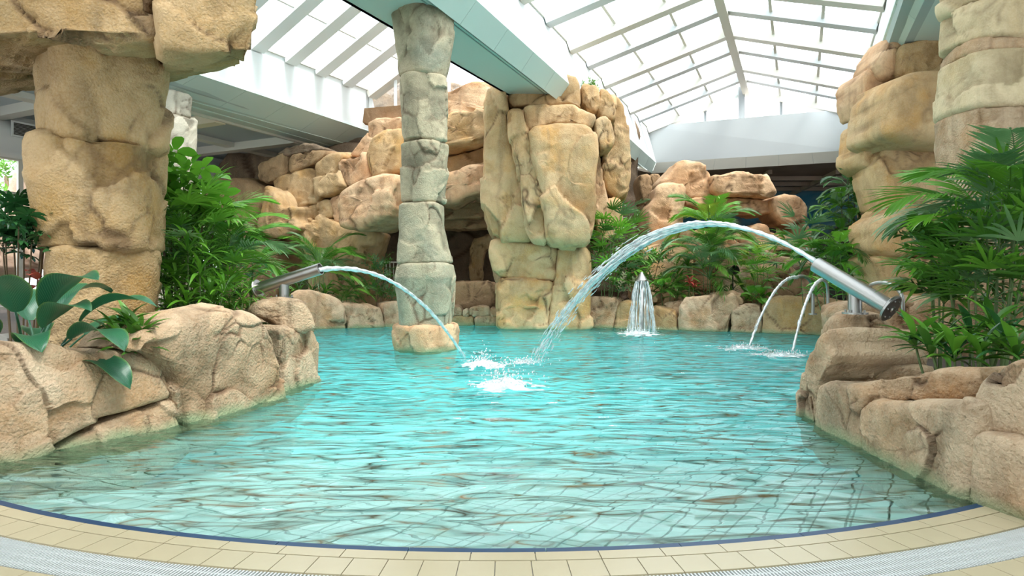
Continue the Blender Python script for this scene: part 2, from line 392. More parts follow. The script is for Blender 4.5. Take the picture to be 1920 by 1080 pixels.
fascia('trim_3', fTR.at(YN), FR, sR0n, FBR, 20)
fascia('trim_4', f2T.at(YN), f2T.at(23.6), f2B.at(YN), f2B.at(23.9), 20)
# beam between the two openings, ledge and right-hand ceiling
mb = MB(); mb.prism([bL.at(YN), bR.at(YN), bR.at(30.2), bL.at(24)], (0, 0, .05)); struct('beam', mb, M['teal_white'])
mb = MB(); mb.prism([bL.at(YN), bL.at(24), bL.at(24, 8.05, -.1), bL.at(YN, 8.05, -.1)], (.08, -.02, 0)); struct('wall_beam', mb, M['white'])
mb = MB(); mb.prism([bL.at(YN, 8.05, -.1), bL.at(24, 8.05, -.1), eL.at(27.5, 8.05), eL.at(YN, 8.05)], (0, 0, .06)); struct('ceiling_beam_top', mb, M['white'])
for dd in (.0, .09):
    mb = MB(); mb.bar(bR.at(YN, zS-.012, .02-dd), bR.at(30, zS-.012, .02-dd), .018, .02); struct('trim_5', mb, M['joint'])
mb = MB(); mb.prism([sR0.at(YN), sR0.at(YN, None, .17), sR0.at(26, None, .17), sR0.at(26)], (0, 0, .05)); struct('trim_6', mb, M['joint'])
mb = MB(); a, b = sR0.at(YN, None, .17), sR0.at(36, None, .17); mb.prism([a, b, (34, 36, zS), (34, YN, zS)], (0, 0, .05)); struct('ceiling_right', mb, M['teal_white'])
# rafters, purlins, glazing bars and panes of the main roof light
roof = empty('roof_light', (rdg.at(20)), None); roof['kind'] = 'structure'
YR = [27.2, 24.0, 20.7, 17.45, 14.2, 10.95, 7.7, 4.45, 1.2]
def eave_pts(Yr):
    t = (Yr-27.2)/(20.7-27.2); a = GL.lerp(eL.at(GL.y-6.6), t); b = GR.lerp(eR.at(GR.y-6.6), t); return a, b
glassm, nt = new_mat('roof_glass')
_o = nt.nodes.new('ShaderNodeOutputMaterial'); _m = nt.nodes.new('ShaderNodeMixShader'); _t = nt.nodes.new('ShaderNodeBsdfTransparent'); _g = nt.nodes.new('ShaderNodeBsdfGlossy')
_t.inputs[0].default_value = (.96, .985, 1, 1); _g.inputs['Roughness'].default_value = .05; _m.inputs[0].default_value = .06
nt.links.new(_t.outputs[0], _m.inputs[1]); nt.links.new(_g.outputs[0], _m.inputs[2]); nt.links.new(_m.outputs[0], _o.inputs[0])
M['glass'] = glassm
def slope(parent, ev, rg, rows, ncol, major, pdep=.07):
    """ev, rg: lists of eave and ridge points, one per rafter line, far to near"""
    n = len(ev)
    for i in range(n):
        big = major[i]; up = Vector((0, 0, 1)); zo = Vector((0, 0, -.12 if big else -.09))
        MB().bar(ev[i]+zo, rg[i]+zo, .42 if big else .42, .42 if big else .26, up).build('rafter' if big else 'glazing_bar', M['cream_paint' if big else ('white' if ncol == 2 else 'bar')], parent)
    for i in range(n-1):
        for k in range(1, ncol):
            a, b = ev[i].lerp(rg[i], k/ncol), ev[i+1].lerp(rg[i+1], k/ncol)
            MB().bar(a-Vector((0, 0, .03)), b-Vector((0, 0, .03)), .08, .20).build('purlin', M['cream_paint'], parent)
        for k in range(ncol):
            c = [ev[i].lerp(rg[i], k/ncol), ev[i].lerp(rg[i], (k+1)/ncol), ev[i+1].lerp(rg[i+1], (k+1)/ncol), ev[i+1].lerp(rg[i+1], k/ncol)]
            m4 = sum(c, Vector())/4; zz = Vector((0, 0, .09)); c = [m4+(x-m4)*.985+zz for x in c]
            nrm = (c[1]-c[0]).cross(c[3]-c[0]).normalized()
            MB().prism(c, nrm*.012).build('glass_pane', M['glass'], parent)
            g = MB()
            for j in (0, 2):
                d = (c[(j+1) % 4]-c[j]).normalized(); ins = (m4-(c[j]+c[(j+1) % 4])/2).normalized()*.085
                g.bar(c[j]+ins-zz*.6, c[(j+1) % 4]+ins-zz*.6, .06, .05)
            g.build('gasket', M['blue_grey'], parent)
EL, ER, RG, MJ = [], [], [], []
for i, Yr in enumerate(YR):
    a, b = eave_pts(Yr); EL.append(a); ER.append(b); RG.append(rdg.at(Yr)); MJ.append(True)
    if i < len(YR)-1:
        Y2 = (Yr+YR[i+1])/2; a, b = eave_pts(Y2); EL.append(a); ER.append(b); RG.append(rdg.at(Y2)); MJ.append(False)
slope(roof, EL, RG, 2, 3, MJ); slope(roof, ER, RG, 2, 3, MJ)
MB().bar(rdg.at(27.3, zR-.17), rdg.at(1.2, zR-.17), .26, .46).build('ridge_beam', M['cream_paint'], roof)
for nm, A_, B_ in (('eave_rail', EL[0], EL[-1]), ('eave_rail', ER[0], ER[-1])):
    MB().bar(A_, B_, .12, .12).build(nm, M['cream_paint'], roof)
mb = MB(); mb.prism([eL.at(YN), eL.at(1.3), rdg.at(1.3), rdg.at(YN)], (0, 0, .08)); mb.prism([eR.at(YN), eR.at(1.3), rdg.at(1.3), rdg.at(YN)], (0, 0, .08)); struct('ceiling_light_block', mb, M['white'])  # solid roof above the camera, out of view, added to cut the front light
# gable glazing above the far wall
GBL, GBR = PZ(1222, 247, 7.85), PZ(1600, 217, 7.85)
gab = empty('window_1', (GBL+GBR)/2); gab['kind'] = 'structure'
gx = [1215, 1263, 1330, 1400, 1473, 1548, 1602]
def gab_pt(px, top):
    t = (px-GBL_px)/(GBR_px-GBL_px); b = GBL.lerp(GBR, t)
    if not top: return b
    t2 = (px-1213)/(1400-1213) if px <= 1400 else (px-1400)/(1600-1400)
    zt = (zE+(zR-zE)*t2) if px <= 1400 else (zR+(zE-zR)*t2)
    return Vector((b.x, b.y, max(b.z+.02, zt-.16)))
GBL_px, GBR_px = 1222, 1600
for i in range(len(gx)-1):
    a, b = gx[i], gx[i+1]
    MB().prism([gab_pt(a, 0), gab_pt(b, 0), gab_pt(b, 1), gab_pt(a, 1)], (0, .015, 0)).build('glass_pane', M['glass'], gab)
for px in gx[1:-1]:
    MB().bar(gab_pt(px, 0), gab_pt(px, 1)+Vector((0, 0, .1)), .24 if px == 1400 else .09, .10, (0, 1, 0)).build('mullion', M['mullion'], gab)
MB().bar(GBL+Vector((-.1, 0, 0)), GBR+Vector((.1, 0, 0)), .10, .14).build('sill', M['mullion'], gab)
mb = MB(); mb.prism([GL, GR, GBR, GBL], (0, .1, 0)); mb.build('sill_panel', M['bar'], gab)
# left roof light ---------------------------------------------
YE2 = 22.75; mb = MB(); mb.prism([f2T.at(YN), f2T.at(23.6), e2.at(YE2), e2.at(YN)], Vector((-.12, .05, 0))); struct('wall_left_upper', mb, M['white'])
roof2 = empty('roof_light', e2.at(15, 9)); roof2['kind'] = 'structure'
rd2 = lambda Y: (e2.at(Y, 9.6)+bL.at(Y-1.6, 9.6, -.1))/2
ys = [22.75-1.1*i for i in range(18)]
EV = [e2.at(y) for y in ys]; RD = [(e2.at(y)+bL.at(y-3.4, 8.05, -.1))/2+Vector((0, 0, 1.5)) for y in ys]; EB = [bL.at(y-3.4, 8.05, -.1) for y in ys]
slope(roof2, EV, RD, 2, 2, [i == 0 for i in range(18)]); slope(roof2, EB, RD, 2, 2, [i == 0 for i in range(18)])
mb = MB(); y0_ = ys[-1]+.1; c0_ = e2.at(YN); c1_ = bL.at(YN, 8.05, -.1); mb.prism([e2.at(YN), e2.at(y0_), bL.at(y0_-3.4, 8.05, -.1), bL.at(YN, 8.05, -.1)], (0, 0, .08)); struct('ceiling_light_block', mb, M['white'])  # unseen solid lid on the left roof light, added to dim the foreground
MB().bar(RD[0], RD[-1], .2, .2).build('ridge_beam', M['cream_paint'], roof2)
MB().bar(EV[0], EV[-1], .12, .12).build('eave_rail', M['cream_paint'], roof2)
w2 = empty('window_2', (EV[0]+EB[0])/2-Vector((0, 0, 1))); w2['kind'] = 'structure'
zb = 7.25
def g2(t, z=None):
    b = EV[0].lerp(EB[0], t); top = 8.05+1.5*(1-abs(2*t-1))
    return Vector((b.x, b.y, top-.1 if z is None else z))
for i in range(6):
    MB().prism([g2(i/6, zb), g2((i+1)/6, zb), g2((i+1)/6), g2(i/6)], (0, .015, 0)).build('glass_pane', M['glass'], w2)
for i in range(7): MB().bar(g2(i/6, zb), g2(i/6), .09, .09, (0, 1, 0)).build('mullion', M['white'], w2)
MB().bar(g2(0, zb), g2(1, zb), .12, .12).build('sill', M['white'], w2)
mb = MB(); mb.prism([g2(0, 6.1), g2(1, 6.1), g2(1, zb), g2(0, zb)], (0, .1, 0)); mb.build('sill_panel', M['pale'], w2)
# low coffered ceiling on the left and the air duct over the garden windows
T = f2I
Wl = lambda Y, z, off=0.: Vector((-12.7+.45*(Y-25.4)+off, Y, z))
mb = MB(); mb.prism([f2B.at(YN, 6.2, .03), f2B.at(24.2, 6.2, .03), f2I.at(24.2, 6.14), f2I.at(YN, 6.14)], (0, 0, .05)); struct('soffit', mb, M['teal_white'])
MB().bar(f2I.at(YN, 6.2, -.1), f2I.at(24.2, 6.2, -.1), .5, .12).build('trim_7', M['teal_white'])['kind'] = 'structure'
MB().bar(f2I.at(YN, 6.13, -.28), f2I.at(24.2, 6.13, -.28), .1, .12).build('trim_8', M['cream_paint'])['kind'] = 'structure'
mb = MB(); mb.prism([f2I.at(YN, 6.36, .12), f2I.at(25, 6.36, .12), (-2, 31, 6.36), (-8.0, 36, 6.36), (-9.5, 33, 6.36), (-26.1, YN, 6.36)], (0, 0, .1)); struct('ceiling_plate', mb, M['white'])
ceil = empty('ceiling', (-11, 15, 6.3)); ceil['kind'] = 'structure'
ca = [f2I.at(y, 6.3, -.3) for y in np.arange(-4, 29, 2.9)]; cb = [Wl(p.y+2.6, 6.3) for p in ca]
for i in range(len(ca)-1):
    for k in (0, .5):
        c4 = [ca[i].lerp(cb[i], k+.02), ca[i].lerp(cb[i], k+.48), ca[i+1].lerp(cb[i+1], k+.48), ca[i+1].lerp(cb[i+1], k+.02)]
        MB().prism(c4, (0, 0, .05)).build('ceiling_panel', M['coffer'], ceil)
for i in range(len(ca)): MB().bar(ca[i]-Vector((0, 0, .1)), cb[i]-Vector((0, 0, .1)), .36, .34).build('ceiling_rib', M['cream_paint' if i % 2 else 'tan_paint'], ceil)
MB().bar(ca[0].lerp(cb[0], .5)-Vector((0, 0, .06)), ca[-1].lerp(cb[-1], .5)-Vector((0, 0, .06)), .4, .2).build('ceiling_rib', M['cream_paint'], ceil)
duct = empty('trim_9', Wl(20, 5.1)); duct['kind'] = 'structure'
dirW = (Wl(30, 0)-Wl(0, 0)).normalized(); nW = Vector((dirW.y, -dirW.x, 0))
sec = [(0, 6.2), (.55, 6.0), (.75, 5.75), (.78, 5.4), (.6, 5.12), (.2, 5.02), (0, 5.02)]
dA, dB = Wl(-4, 0), Wl(29, 0)
V = [dA+nW*s+Vector((0, 0, z)) for s, z in sec]+[dB+nW*s+Vector((0, 0, z)) for s, z in sec]; nS = len(sec)
o = obj('duct_cover', V, [(i, i+1, nS+i+1, nS+i) for i in range(nS-1)], M['white'], duct, True)
MB().bar(Wl(-4, 6.28)-nW*.05, Wl(33, 6.28)-nW*.05, .4, .42).build('duct_head', M['white'], duct)
def vent(px, py, Yg, wd, hg):
    k = (px-CX)/FPX; Y = (-12.7-.45*25.4)/(k-.45); c = Wl(Y, CH+(HY-py)/FPX*Y)+nW*.80
    fr = MB(); fr.bar(c-dirW*wd/2, c+dirW*wd/2, .03, hg*1.3, (0, 0, 1)); f = fr.build('vent_frame', M['white'], duct)
    for s in range(9):
        zz = Vector((0, 0, -hg/2+hg*(s+.5)/9)); MB().bar(c-dirW*wd*.45+zz+nW*.02, c+dirW*wd*.45+zz+nW*.02, .02, hg/9*.75).build('vent_slat', M['gutter'], duct)
vent(30, 252, 0, 1.1, .36); vent(452, 334, 0, 1.0, .26)
# garden window wall (left)
gw = empty('window_3', Wl(12, .4)); gw['kind'] = 'structure'
for y in np.arange(1.2, 29, 1.55):
    a, b = Wl(y, .4), Wl(y+1.55, .4)
    MB().bar(a, Wl(y, 5.05), .10, .14, dirW).build('mullion', M['cream_paint'], gw)
    for z0, z1 in ((.5, 3.95), (3.95, 5.05)):
        a0, b0 = Wl(y+.06, z0+.05), Wl(y+1.49, z0+.05)
        MB().prism([a0, b0, Vector((b0.x, b0.y, z1-.05)), Vector((a0.x, a0.y, z1-.05))], -nW*.012).build('glass_pane', M['glass'], gw)
for z in (.45, 3.95, 5.02): MB().bar(Wl(-2, z), Wl(30, z), .12, .10).build('transom', M['cream_paint'], gw)
# far right: dark timber ceiling, painted sky wall
mb = MB(); mb.prism([(1.5, 24.5, 6.25), (FBL.x, FBL.y, FBL.z), (FBR.x, FBR.y, FBR.z), (30, 22, 6.3), (30, 37, 6.3), (-6, 37, 6.3), (-6, 24.5, 6.3)], (0, 0, .1))
struct('ceiling_back', mb, M['brown_wood'])
cbk = empty('trim_10', (12, 33, 6.1)); cbk['kind'] = 'structure'
for y in (31.2, 33.0, 34.8): MB().bar((2, y, 6.15), (24, y-1.2, 6.15), .18, .2).build('ceiling_rib', M['brown_wood'], cbk)
for x in (8.5, 11.5, 14.5, 17.5): MB().bar((x, 28.5, 6.12), (x+1.2, 36, 6.12), .16, .2).build('ceiling_rib', M['brown_wood'], cbk)
m, nt = new_mat('painted_sky'); N = nt.nodes; L = nt.links
o_ = N.new('ShaderNodeOutputMaterial'); b_ = N.new('ShaderNodeBsdfPrincipled'); L.new(b_.outputs[0], o_.inputs[0]); b_.inputs['Roughness'].default_value = .7
g_ = N.new('ShaderNodeNewGeometry'); s_ = N.new('ShaderNodeSeparateXYZ'); L.new(g_.outputs['Position'], s_.inputs[0])
n_ = N.new('ShaderNodeTexNoise'); n_.inputs['Scale'].default_value = .55; n_.inputs['Detail'].default_value = 6; n_.inputs['Distortion'].default_value = .8; mp_ = N.new('ShaderNodeMapping'); mp_.inputs['Scale'].default_value = (.6, .6, 1.8); L.new(g_.outputs['Position'], mp_.inputs[0]); L.new(mp_.outputs[0], n_.inputs[0])
r_ = N.new('ShaderNodeValToRGB'); r_.color_ramp.elements[0].position = .42; r_.color_ramp.elements[0].color = (.05, .26, .40, 1); r_.color_ramp.elements[1].position = .72; r_.color_ramp.elements[1].color = (.32, .48, .55, 1); L.new(n_.outputs[0], r_.inputs[0])
h_ = N.new('ShaderNodeTexNoise'); h_.inputs['Scale'].default_value = .35; h_.inputs['Detail'].default_value = 4; L.new(g_.outputs['Position'], h_.inputs[0])
ma = N.new('ShaderNodeMath'); ma.operation = 'MULTIPLY_ADD'; L.new(h_.outputs[0], ma.inputs[0]); ma.inputs[1].default_value = -3.2; L.new(s_.outputs['Z'], ma.inputs[2])
mr = N.new('ShaderNodeMapRange'); mr.inputs['From Min'].default_value = 2.5; mr.inputs['From Max'].default_value = 2.7; L.new(ma.outputs[0], mr.inputs[0])
mx = N.new('ShaderNodeMix'); mx.data_type = 'RGBA'; mx.inputs[6].default_value = (.12, .10, .09, 1); L.new(mr.outputs[0], mx.inputs[0]); L.new(r_.outputs[0], mx.inputs[7]); L.new(mx.outputs[2], b_.inputs['Base Color'])
M['mural'] = m
mb = MB(); mb.box(-6, 30, 36, 36.2, -.5, 6.4); struct('wall_mural', mb, M['mural'])
mb = MB(); mb.box(-24, 30, -4.3, -4.1, -.1, 6.4); struct('wall_light_block', mb, M['white'])  # unseen white wall behind the camera, added to hold back frontal light
mb = MB(); mb.box(22, 22.2, -4, 37, -.5, 6.4); struct('wall_right_low', mb, M['white'])
# ------------------------------------------------------------------ ground, pool shell, coping
shore = [(-3.75, 3.9), (-3.95, 4.75), (-3.2, 6.1), (-3.0, 8.7), (-5.6, 17.2), (-3.4, 18.2), (-.5, 18.7), (3.2, 18.6), (5.4, 16.9), (7.6, 15.6), (8.2, 14.2), (5.0, 9.8), (3.9, 7.4), (3.4, 5.9), (3.3, 4.6), (3.35, 3.9)]
far = [(-24, 2.2), (-24, 4.75), (-24, 8), (-24, 12), (-24, 30), (-4, 40), (0, 40), (6, 40), (14, 40), (30, 38), (30, 14), (30, 10), (30, 7.4), (30, 6), (30, 4.2), (30, 2.2)]
V = [(x, y, .30) for x, y in shore]+[(x, y, .30) for x, y in far]; n = len(shore)
struct('ground', MB().add(V, [(i, i+1, n+i+1, n+i) for i in range(n-1)]), M['soil'])
sh_pts = chaikin(np.array(shore), 2)[2:-6] if False else np.array(shore)
pool_wall_args = (np.array([(x, y, .30) for x, y in shore]+[(x, y, -1.6) for x, y in shore]), [(i, n+i, n+i+1, i+1) for i in range(n-1)])
C0 = (-.1, 9.62); R0 = 6.60
def arc(r, a, z=0.): return Vector((C0[0]+r*math.sin(a), C0[1]-r*math.cos(a), z))
def zfl(y):                                                 # beach-like floor falling away from the overflow edge
    t = min(1, max(0, (y-2.9)/6.5)); return -.10-1.15*t**1.25
V = []; Fc = []; nx, ny = 36, 30
for j in range(ny+1):
    for i in range(nx+1):
        t = i/nx; xn = -6.3+12.4*t; yn = C0[1]-math.sqrt(max(0, R0**2-(xn-C0[0])**2)); xf = -9+20*t; s = (j/ny)**1.4
        x, y = xn+(xf-xn)*s, yn+(20-yn)*s; V.append((x, y, zfl(y)-.012))
Fc = [(j*(nx+1)+i, j*(nx+1)+i+1, (j+1)*(nx+1)+i+1, (j+1)*(nx+1)+i) for j in range(ny) for i in range(nx)]
M['pool_floor'] = plain('aqua_pool_lining', (.22, .88, .90), .5, var=.08, bscale=6)
M['pool_grout'] = plain('dark_pool_grout', (.10, .16, .14), .8)
M['pool_tile'] = plain('pale_aqua_tile', (.66, .88, .83), .4, var=.10, bscale=14)
def deepen(m, c2, y0, y1):
    nt = m.node_tree; b = [n for n in nt.nodes if n.type == 'BSDF_PRINCIPLED'][0]; N = nt.nodes; L = nt.links
    g = N.new('ShaderNodeNewGeometry'); sx = N.new('ShaderNodeSeparateXYZ'); L.new(g.outputs['Position'], sx.inputs[0]); r = N.new('ShaderNodeMapRange'); r.inputs['From Min'].default_value = y0; r.inputs['From Max'].default_value = y1; L.new(sx.outputs['Y'], r.inputs[0])
    x = N.new('ShaderNodeMix'); x.data_type = 'RGBA'; old = b.inputs['Base Color'].links[0].from_socket; L.new(r.outputs[0], x.inputs[0]); L.new(old, x.inputs[6]); x.inputs[7].default_value = (*c2, 1); L.new(x.outputs[2], b.inputs['Base Color'])
deepen(M['pool_tile'], (.24, .88, .90), 4.6, 8.2)  # deep water's light absorption put into the tile colour, stronger with distance
pf = mesh('pool_floor', V, Fc, True); 
o = link('pool_floor', pf, M['pool_floor']); o['kind'] = 'structure'
pw = obj('pool_wall', pool_wall_args[0], pool_wall_args[1], M['pool_floor']); pw['kind'] = 'structure'
# tiles of the shallow end, laid askew as in the photograph; the nearest 300 one by one, the rest joined
tl = MB(); tl.box(-.095, .095, -.145, .145, 0, .010); tme = mesh('tile', tl.v, tl.f); tme.materials.append(M['pool_tile'])
ang = math.radians(-31); ca_, sa_ = math.cos(ang), math.sin(ang); cells = []
for i in range(-40, 40):
    for j in range(-40, 40):
        u_, v_ = i*.203, (j+.0)*.303; x = u_*ca_-v_*sa_; y = 5+u_*sa_+v_*ca_
        r = math.hypot(x-C0[0], y-C0[1])
        if r > R0-.01 or y > 8.4 or x < -4.3-.0 or x > 3.4: continue
        if abs((x)/y) > .95: continue
        cells.append((y, x))
cells.sort(); rest = MB(); grt = MB()
def tilt_at(y): return math.atan((zfl(y+.1)-zfl(y-.1))/.2)
for k, (y, x) in enumerate(cells):
    if k < 300:
        t = bpy.data.objects.new('tile', tme); col.objects.link(t); t.parent = o
        t.location = (x, y, zfl(y)+.006); t.rotation_euler = (Matrix.Rotation(tilt_at(y), 3, 'X') @ Matrix.Rotation(ang, 3, 'Z')).to_euler()
    else:
        Mx = Matrix.Translation((x, y, zfl(y)+.006)) @ (Matrix.Rotation(tilt_at(y), 4, 'X') @ Matrix.Rotation(ang, 4, 'Z')); rest.add([Mx @ Vector(p) for p in tl.v], tl.f)
r_ = rest.build('tile_field', M['pool_tile'], o); r_['kind'] = 'stuff'
# dark bed showing in the joints
V2 = []; 
for j in range(15):
    for i in range(31):
        t = i/30; xn = -4.4+8.6*t; yn = C0[1]-math.sqrt(max(0, R0**2-(xn-C0[0])**2)); y = yn+(8.6-yn)*j/14; V2.append((xn*(1-.2*j/14), y, zfl(y)-.002))
gb = obj('tile_bed', V2, [(j*31+i, j*31+i+1, (j+1)*31+i+1, (j+1)*31+i) for j in range(14) for i in range(30)], M['pool_grout'], o)
# overflow edge: navy tiles, beige nosing tiles, beige coping tiles, white grating, outer tiles
cop = empty('pool_coping', arc(R0+.1, 0)); tag(cop, 'curved beige tiled pool edge with a navy waterline strip', 'pool edge')
def arc_tile(name, r0, r1, a0, a1, z0, z1, mat, parent, n=3, dz=0.):
    m = MB(); P_ = [arc(r0, a0+(a1-a0)*i/n) for i in range(n+1)]+[arc(r1, a1-(a1-a0)*i/n) for i in range(n+1)]
    m.prism([Vector((p.x, p.y, z0+(dz if i > n else 0))) for i, p in enumerate(P_)], (0, 0, z1-z0)); return m.build(name, mat, parent)
arc_tile('mortar_bed', R0-.02, R0+.262, -.56, .52, -.25, .006, M['grout'], cop, 60)
def ring(name, r0, r1, step, a_lo, a_hi, gap, z0, z1, mat, parent, dz=0., lab=None):
    a = a_lo
    while a < a_hi:
        b = min(a+step, a_hi); t = arc_tile(name, r0, r1, a+gap/2, b-gap/2, z0, z1, M[mat], parent, 2, dz)
        if lab: t['label'] = lab
        a = b
ring('tile', R0-.048, R0-.002, .1, -.56, .52, .0006, -.12, .013, 'blue_tile', cop, lab='navy blue edge tile')
ring('tile', R0+.002, R0+.088, .0455, -.56, .52, .0007, 0, .016, 'tile_beige', cop)
ring('tile', R0+.092, R0+.255, .0245, -.56, .52, .0007, 0, .014, 'tile_beige', cop)
# overflow grating
gr = empty('drain_grating', arc(R0+.36, 0)); tag(gr, 'white slatted overflow grating curving round the pool edge', 'grating')
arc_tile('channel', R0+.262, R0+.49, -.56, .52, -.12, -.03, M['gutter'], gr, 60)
sl = MB(); sl.box(-.0037, .0037, -.108, .108, -.012, .012); sme = mesh('slat', sl.v, sl.f); sme.materials.append(M['grate'])
rc = R0+.374; st = .0172/rc; angs = [a for a in np.arange(-.47, .47, st)]
vis = [a for a in angs if a < -.085 or a > .07]; vis.sort(key=lambda a: -abs(a)); inn = [a for a in angs if not (a < -.085 or a > .07)]
for a in sorted(vis)[:300]:
    s = bpy.data.objects.new('slat', sme); col.objects.link(s); s.parent = gr; p = arc(rc, a, 0); s.location = p-gr.location; s.rotation_euler = (0, 0, a)
for rr in (R0+.31, R0+.374, R0+.44): arc_tile('cross_rod', rr-.006, rr+.006, -.48, .48, -.008, .009, M['grate'], gr, 70)
fl = empty('floor', arc(R0+1, 0)); fl['kind'] = 'structure'
arc_tile('floor_bed', R0+.49, R0+5, -.9, .9, -.3, .004, M['grout'], fl, 50)
ring('tile', R0+.492, R0+.65, .0245, -.56, .52, .0006, 0, .014, 'tile_beige', fl)
ring('tile', R0+.653, R0+.82, .0245, -.56, .52, .0006, 0, .014, 'tile_beige', fl)

# ------------------------------------------------------------------ water
m, nt = new_mat('pool_water'); N = nt.nodes; L = nt.links
o_ = N.new('ShaderNodeOutputMaterial'); tr = N.new('ShaderNodeBsdfTransparent'); tr.inputs[0].default_value = (.90, .99, .98, 1)
rf = N.new('ShaderNodeBsdfRefraction'); rf.inputs['IOR'].default_value = 1.33; rf.inputs['Color'].default_value = (.92, .99, .98, 1); rf.inputs['Roughness'].default_value = .0
gl = N.new('ShaderNodeBsdfGlossy'); gl.inputs['Roughness'].default_value = .09; fr = N.new('ShaderNodeFresnel'); fr.inputs['IOR'].default_value = 1.42
m1 = N.new('ShaderNodeMixShader'); m1.inputs[0].default_value = .5; m2 = N.new('ShaderNodeMixShader')
L.new(tr.outputs[0], m1.inputs[1]); L.new(rf.outputs[0], m1.inputs[2]); fm = N.new('ShaderNodeMath'); fm.operation = 'MULTIPLY_ADD'; fm.use_clamp = True; L.new(fr.outputs[0], fm.inputs[0]); fm.inputs[1].default_value = 1.05; fm.inputs[2].default_value = .015; L.new(fm.outputs[0], m2.inputs[0]); L.new(m1.outputs[0], m2.inputs[1]); L.new(gl.outputs[0], m2.inputs[2]); L.new(m2.outputs[0], o_.inputs[0])
g_ = N.new('ShaderNodeNewGeometry'); mp_ = N.new('ShaderNodeMapping'); mp_.inputs['Scale'].default_value = (1.7, 4.6, 1); L.new(g_.outputs['Position'], mp_.inputs[0])
n1 = N.new('ShaderNodeTexNoise'); n1.inputs['Scale'].default_value = 1.0; n1.inputs['Detail'].default_value = 1.2; n1.inputs['Distortion'].default_value = .6; L.new(mp_.outputs[0], n1.inputs[0])
bp = N.new('ShaderNodeBump'); bp.inputs['Strength'].default_value = 1; bp.inputs['Distance'].default_value = .23; L.new(n1.outputs[0], bp.inputs['Height'])
b2 = N.new('ShaderNodeBump'); b2.inputs['Strength'].default_value = .24; b2.inputs['Distance'].default_value = .22; L.new(n1.outputs[0], b2.inputs['Height']); L.new(b2.outputs[0], rf.inputs['Normal'])
for x in (gl, fr): L.new(bp.outputs[0], x.inputs['Normal'])
M['water'] = m
nx, ny = 260, 330; ii, jj = np.meshgrid(np.arange(nx+1)/nx, np.arange(ny+1)/ny)
xn = -4.3+7.9*ii; yn = C0[1]-np.sqrt(np.maximum(0, (R0-.046)**2-(xn-C0[0])**2)); xf = -9+18.5*ii; s_ = jj**1.9
X = xn+(xf-xn)*s_; Y = yn+(19.2-yn)*s_; p3 = np.stack([X.ravel()*1.6, Y.ravel()*3.4, np.zeros(X.size)], 1)
edge = np.clip((Y-yn).ravel()/.35, 0, 1)
Z = (  .010*fbm(p3+fbm(p3*.5, 5, 2)[:, None]*.6, 3, 3)+.010*fbm(p3*.33, 9, 2))*edge*np.clip(1.2-(Y.ravel()-3)/14, .35, 1)+.008
for fx, fy, am in ((-.65, 9.9, .03), (-.15, 8.0, .03), (3.05, 15.0, .03), (5.4, 13.5, .02)):
    rr = np.hypot(X.ravel()-fx, Y.ravel()-fy); Z = Z+am*np.exp(-rr/1.1)*np.sin(rr*16)*.6
wm = mesh('water', np.column_stack([X.ravel(), Y.ravel(), Z]), [(j*(nx+1)+i, j*(nx+1)+i+1, (j+1)*(nx+1)+i+1, (j+1)*(nx+1)+i) for j in range(ny) for i in range(nx)], True)
wo = link('pool_water', wm, M['water']); tag(wo, 'clear turquoise pool water with white rippling reflections', 'water', kind='structure')
# ------------------------------------------------------------------ rockwork
def thing_at(name, px, py, Y, label, cat, group=None): p = P(px, py, Y); return empty(name, (p.x, p.y+.4, max(0, p.z)), label, cat, group)
def blocks(parent, mat, plane, lst, **kw):
    for it in lst:
        k = dict(kw); out = it[0]; k.update(it[1] if len(it) > 1 else {}); mt = k.pop('mat', mat); pl = k.pop('plane', plane)
        b, bk = k.pop('bulge', .5), k.pop('back', .8)
        block('rock_block', out, pl, b, bk, M[mt], parent, **k)
# big pillar, left
pil = thing_at('rock_pillar', 195, 690, 7, 'thick ochre rock pillar under the overhanging slab at the left', 'rock pillar')
drum('stone_block', [(278, 90, 296), (200, 84, 300), (150, 76, 304), (90, 70, 306), (40, 66, 308)], 7, M['ochre'], pil, 11, feat=.75, amp=.16, tilt0=-.02)
drum('stone_block', [(472, 97, 297), (430, 95, 298), (350, 93, 296), (300, 92, 290), (274, 93, 290)], 7, M['ochre'], pil, 23, feat=.75, amp=.16)
drum('stone_block', [(720, 105, 290), (620, 97, 293), (560, 94, 294), (500, 97, 298), (469, 98, 297)], 7, M['ochre'], pil, 37, feat=.75, amp=.15)
# overhanging slab above it
ov = empty('rock_overhang', P(250, 60, 7.2), 'massive overhanging rock slab at the top left corner resting on the ochre pillar', 'rock slab')
def hexpx(c, **k):   # corners given as (px, py, Y)
    return hexrock('rock_block', [P(*x) for x in c], **k)
hexpx([(-260, 62, 5.6), (305, 76, 5.9), (300, 120, 8.4), (-120, 215, 9.0), (-300, -420, 5.6), (310, -380, 5.9), (300, -150, 8.4), (-120, -150, 9)], mat=M['ochre'], parent=ov, n=70, feat=1.0, amp=.17, rnd=.22, seed=41)
hexpx([(300, 100, 5.75), (480, 110, 6.0), (440, 135, 7.4), (300, 168, 7.9), (303, -380, 5.75), (492, -300, 6.0), (470, -150, 7.4), (300, -150, 7.9)], mat=M['ochre'], parent=ov, n=70, feat=.9, amp=.17, rnd=.22, seed=52, strata=.3)
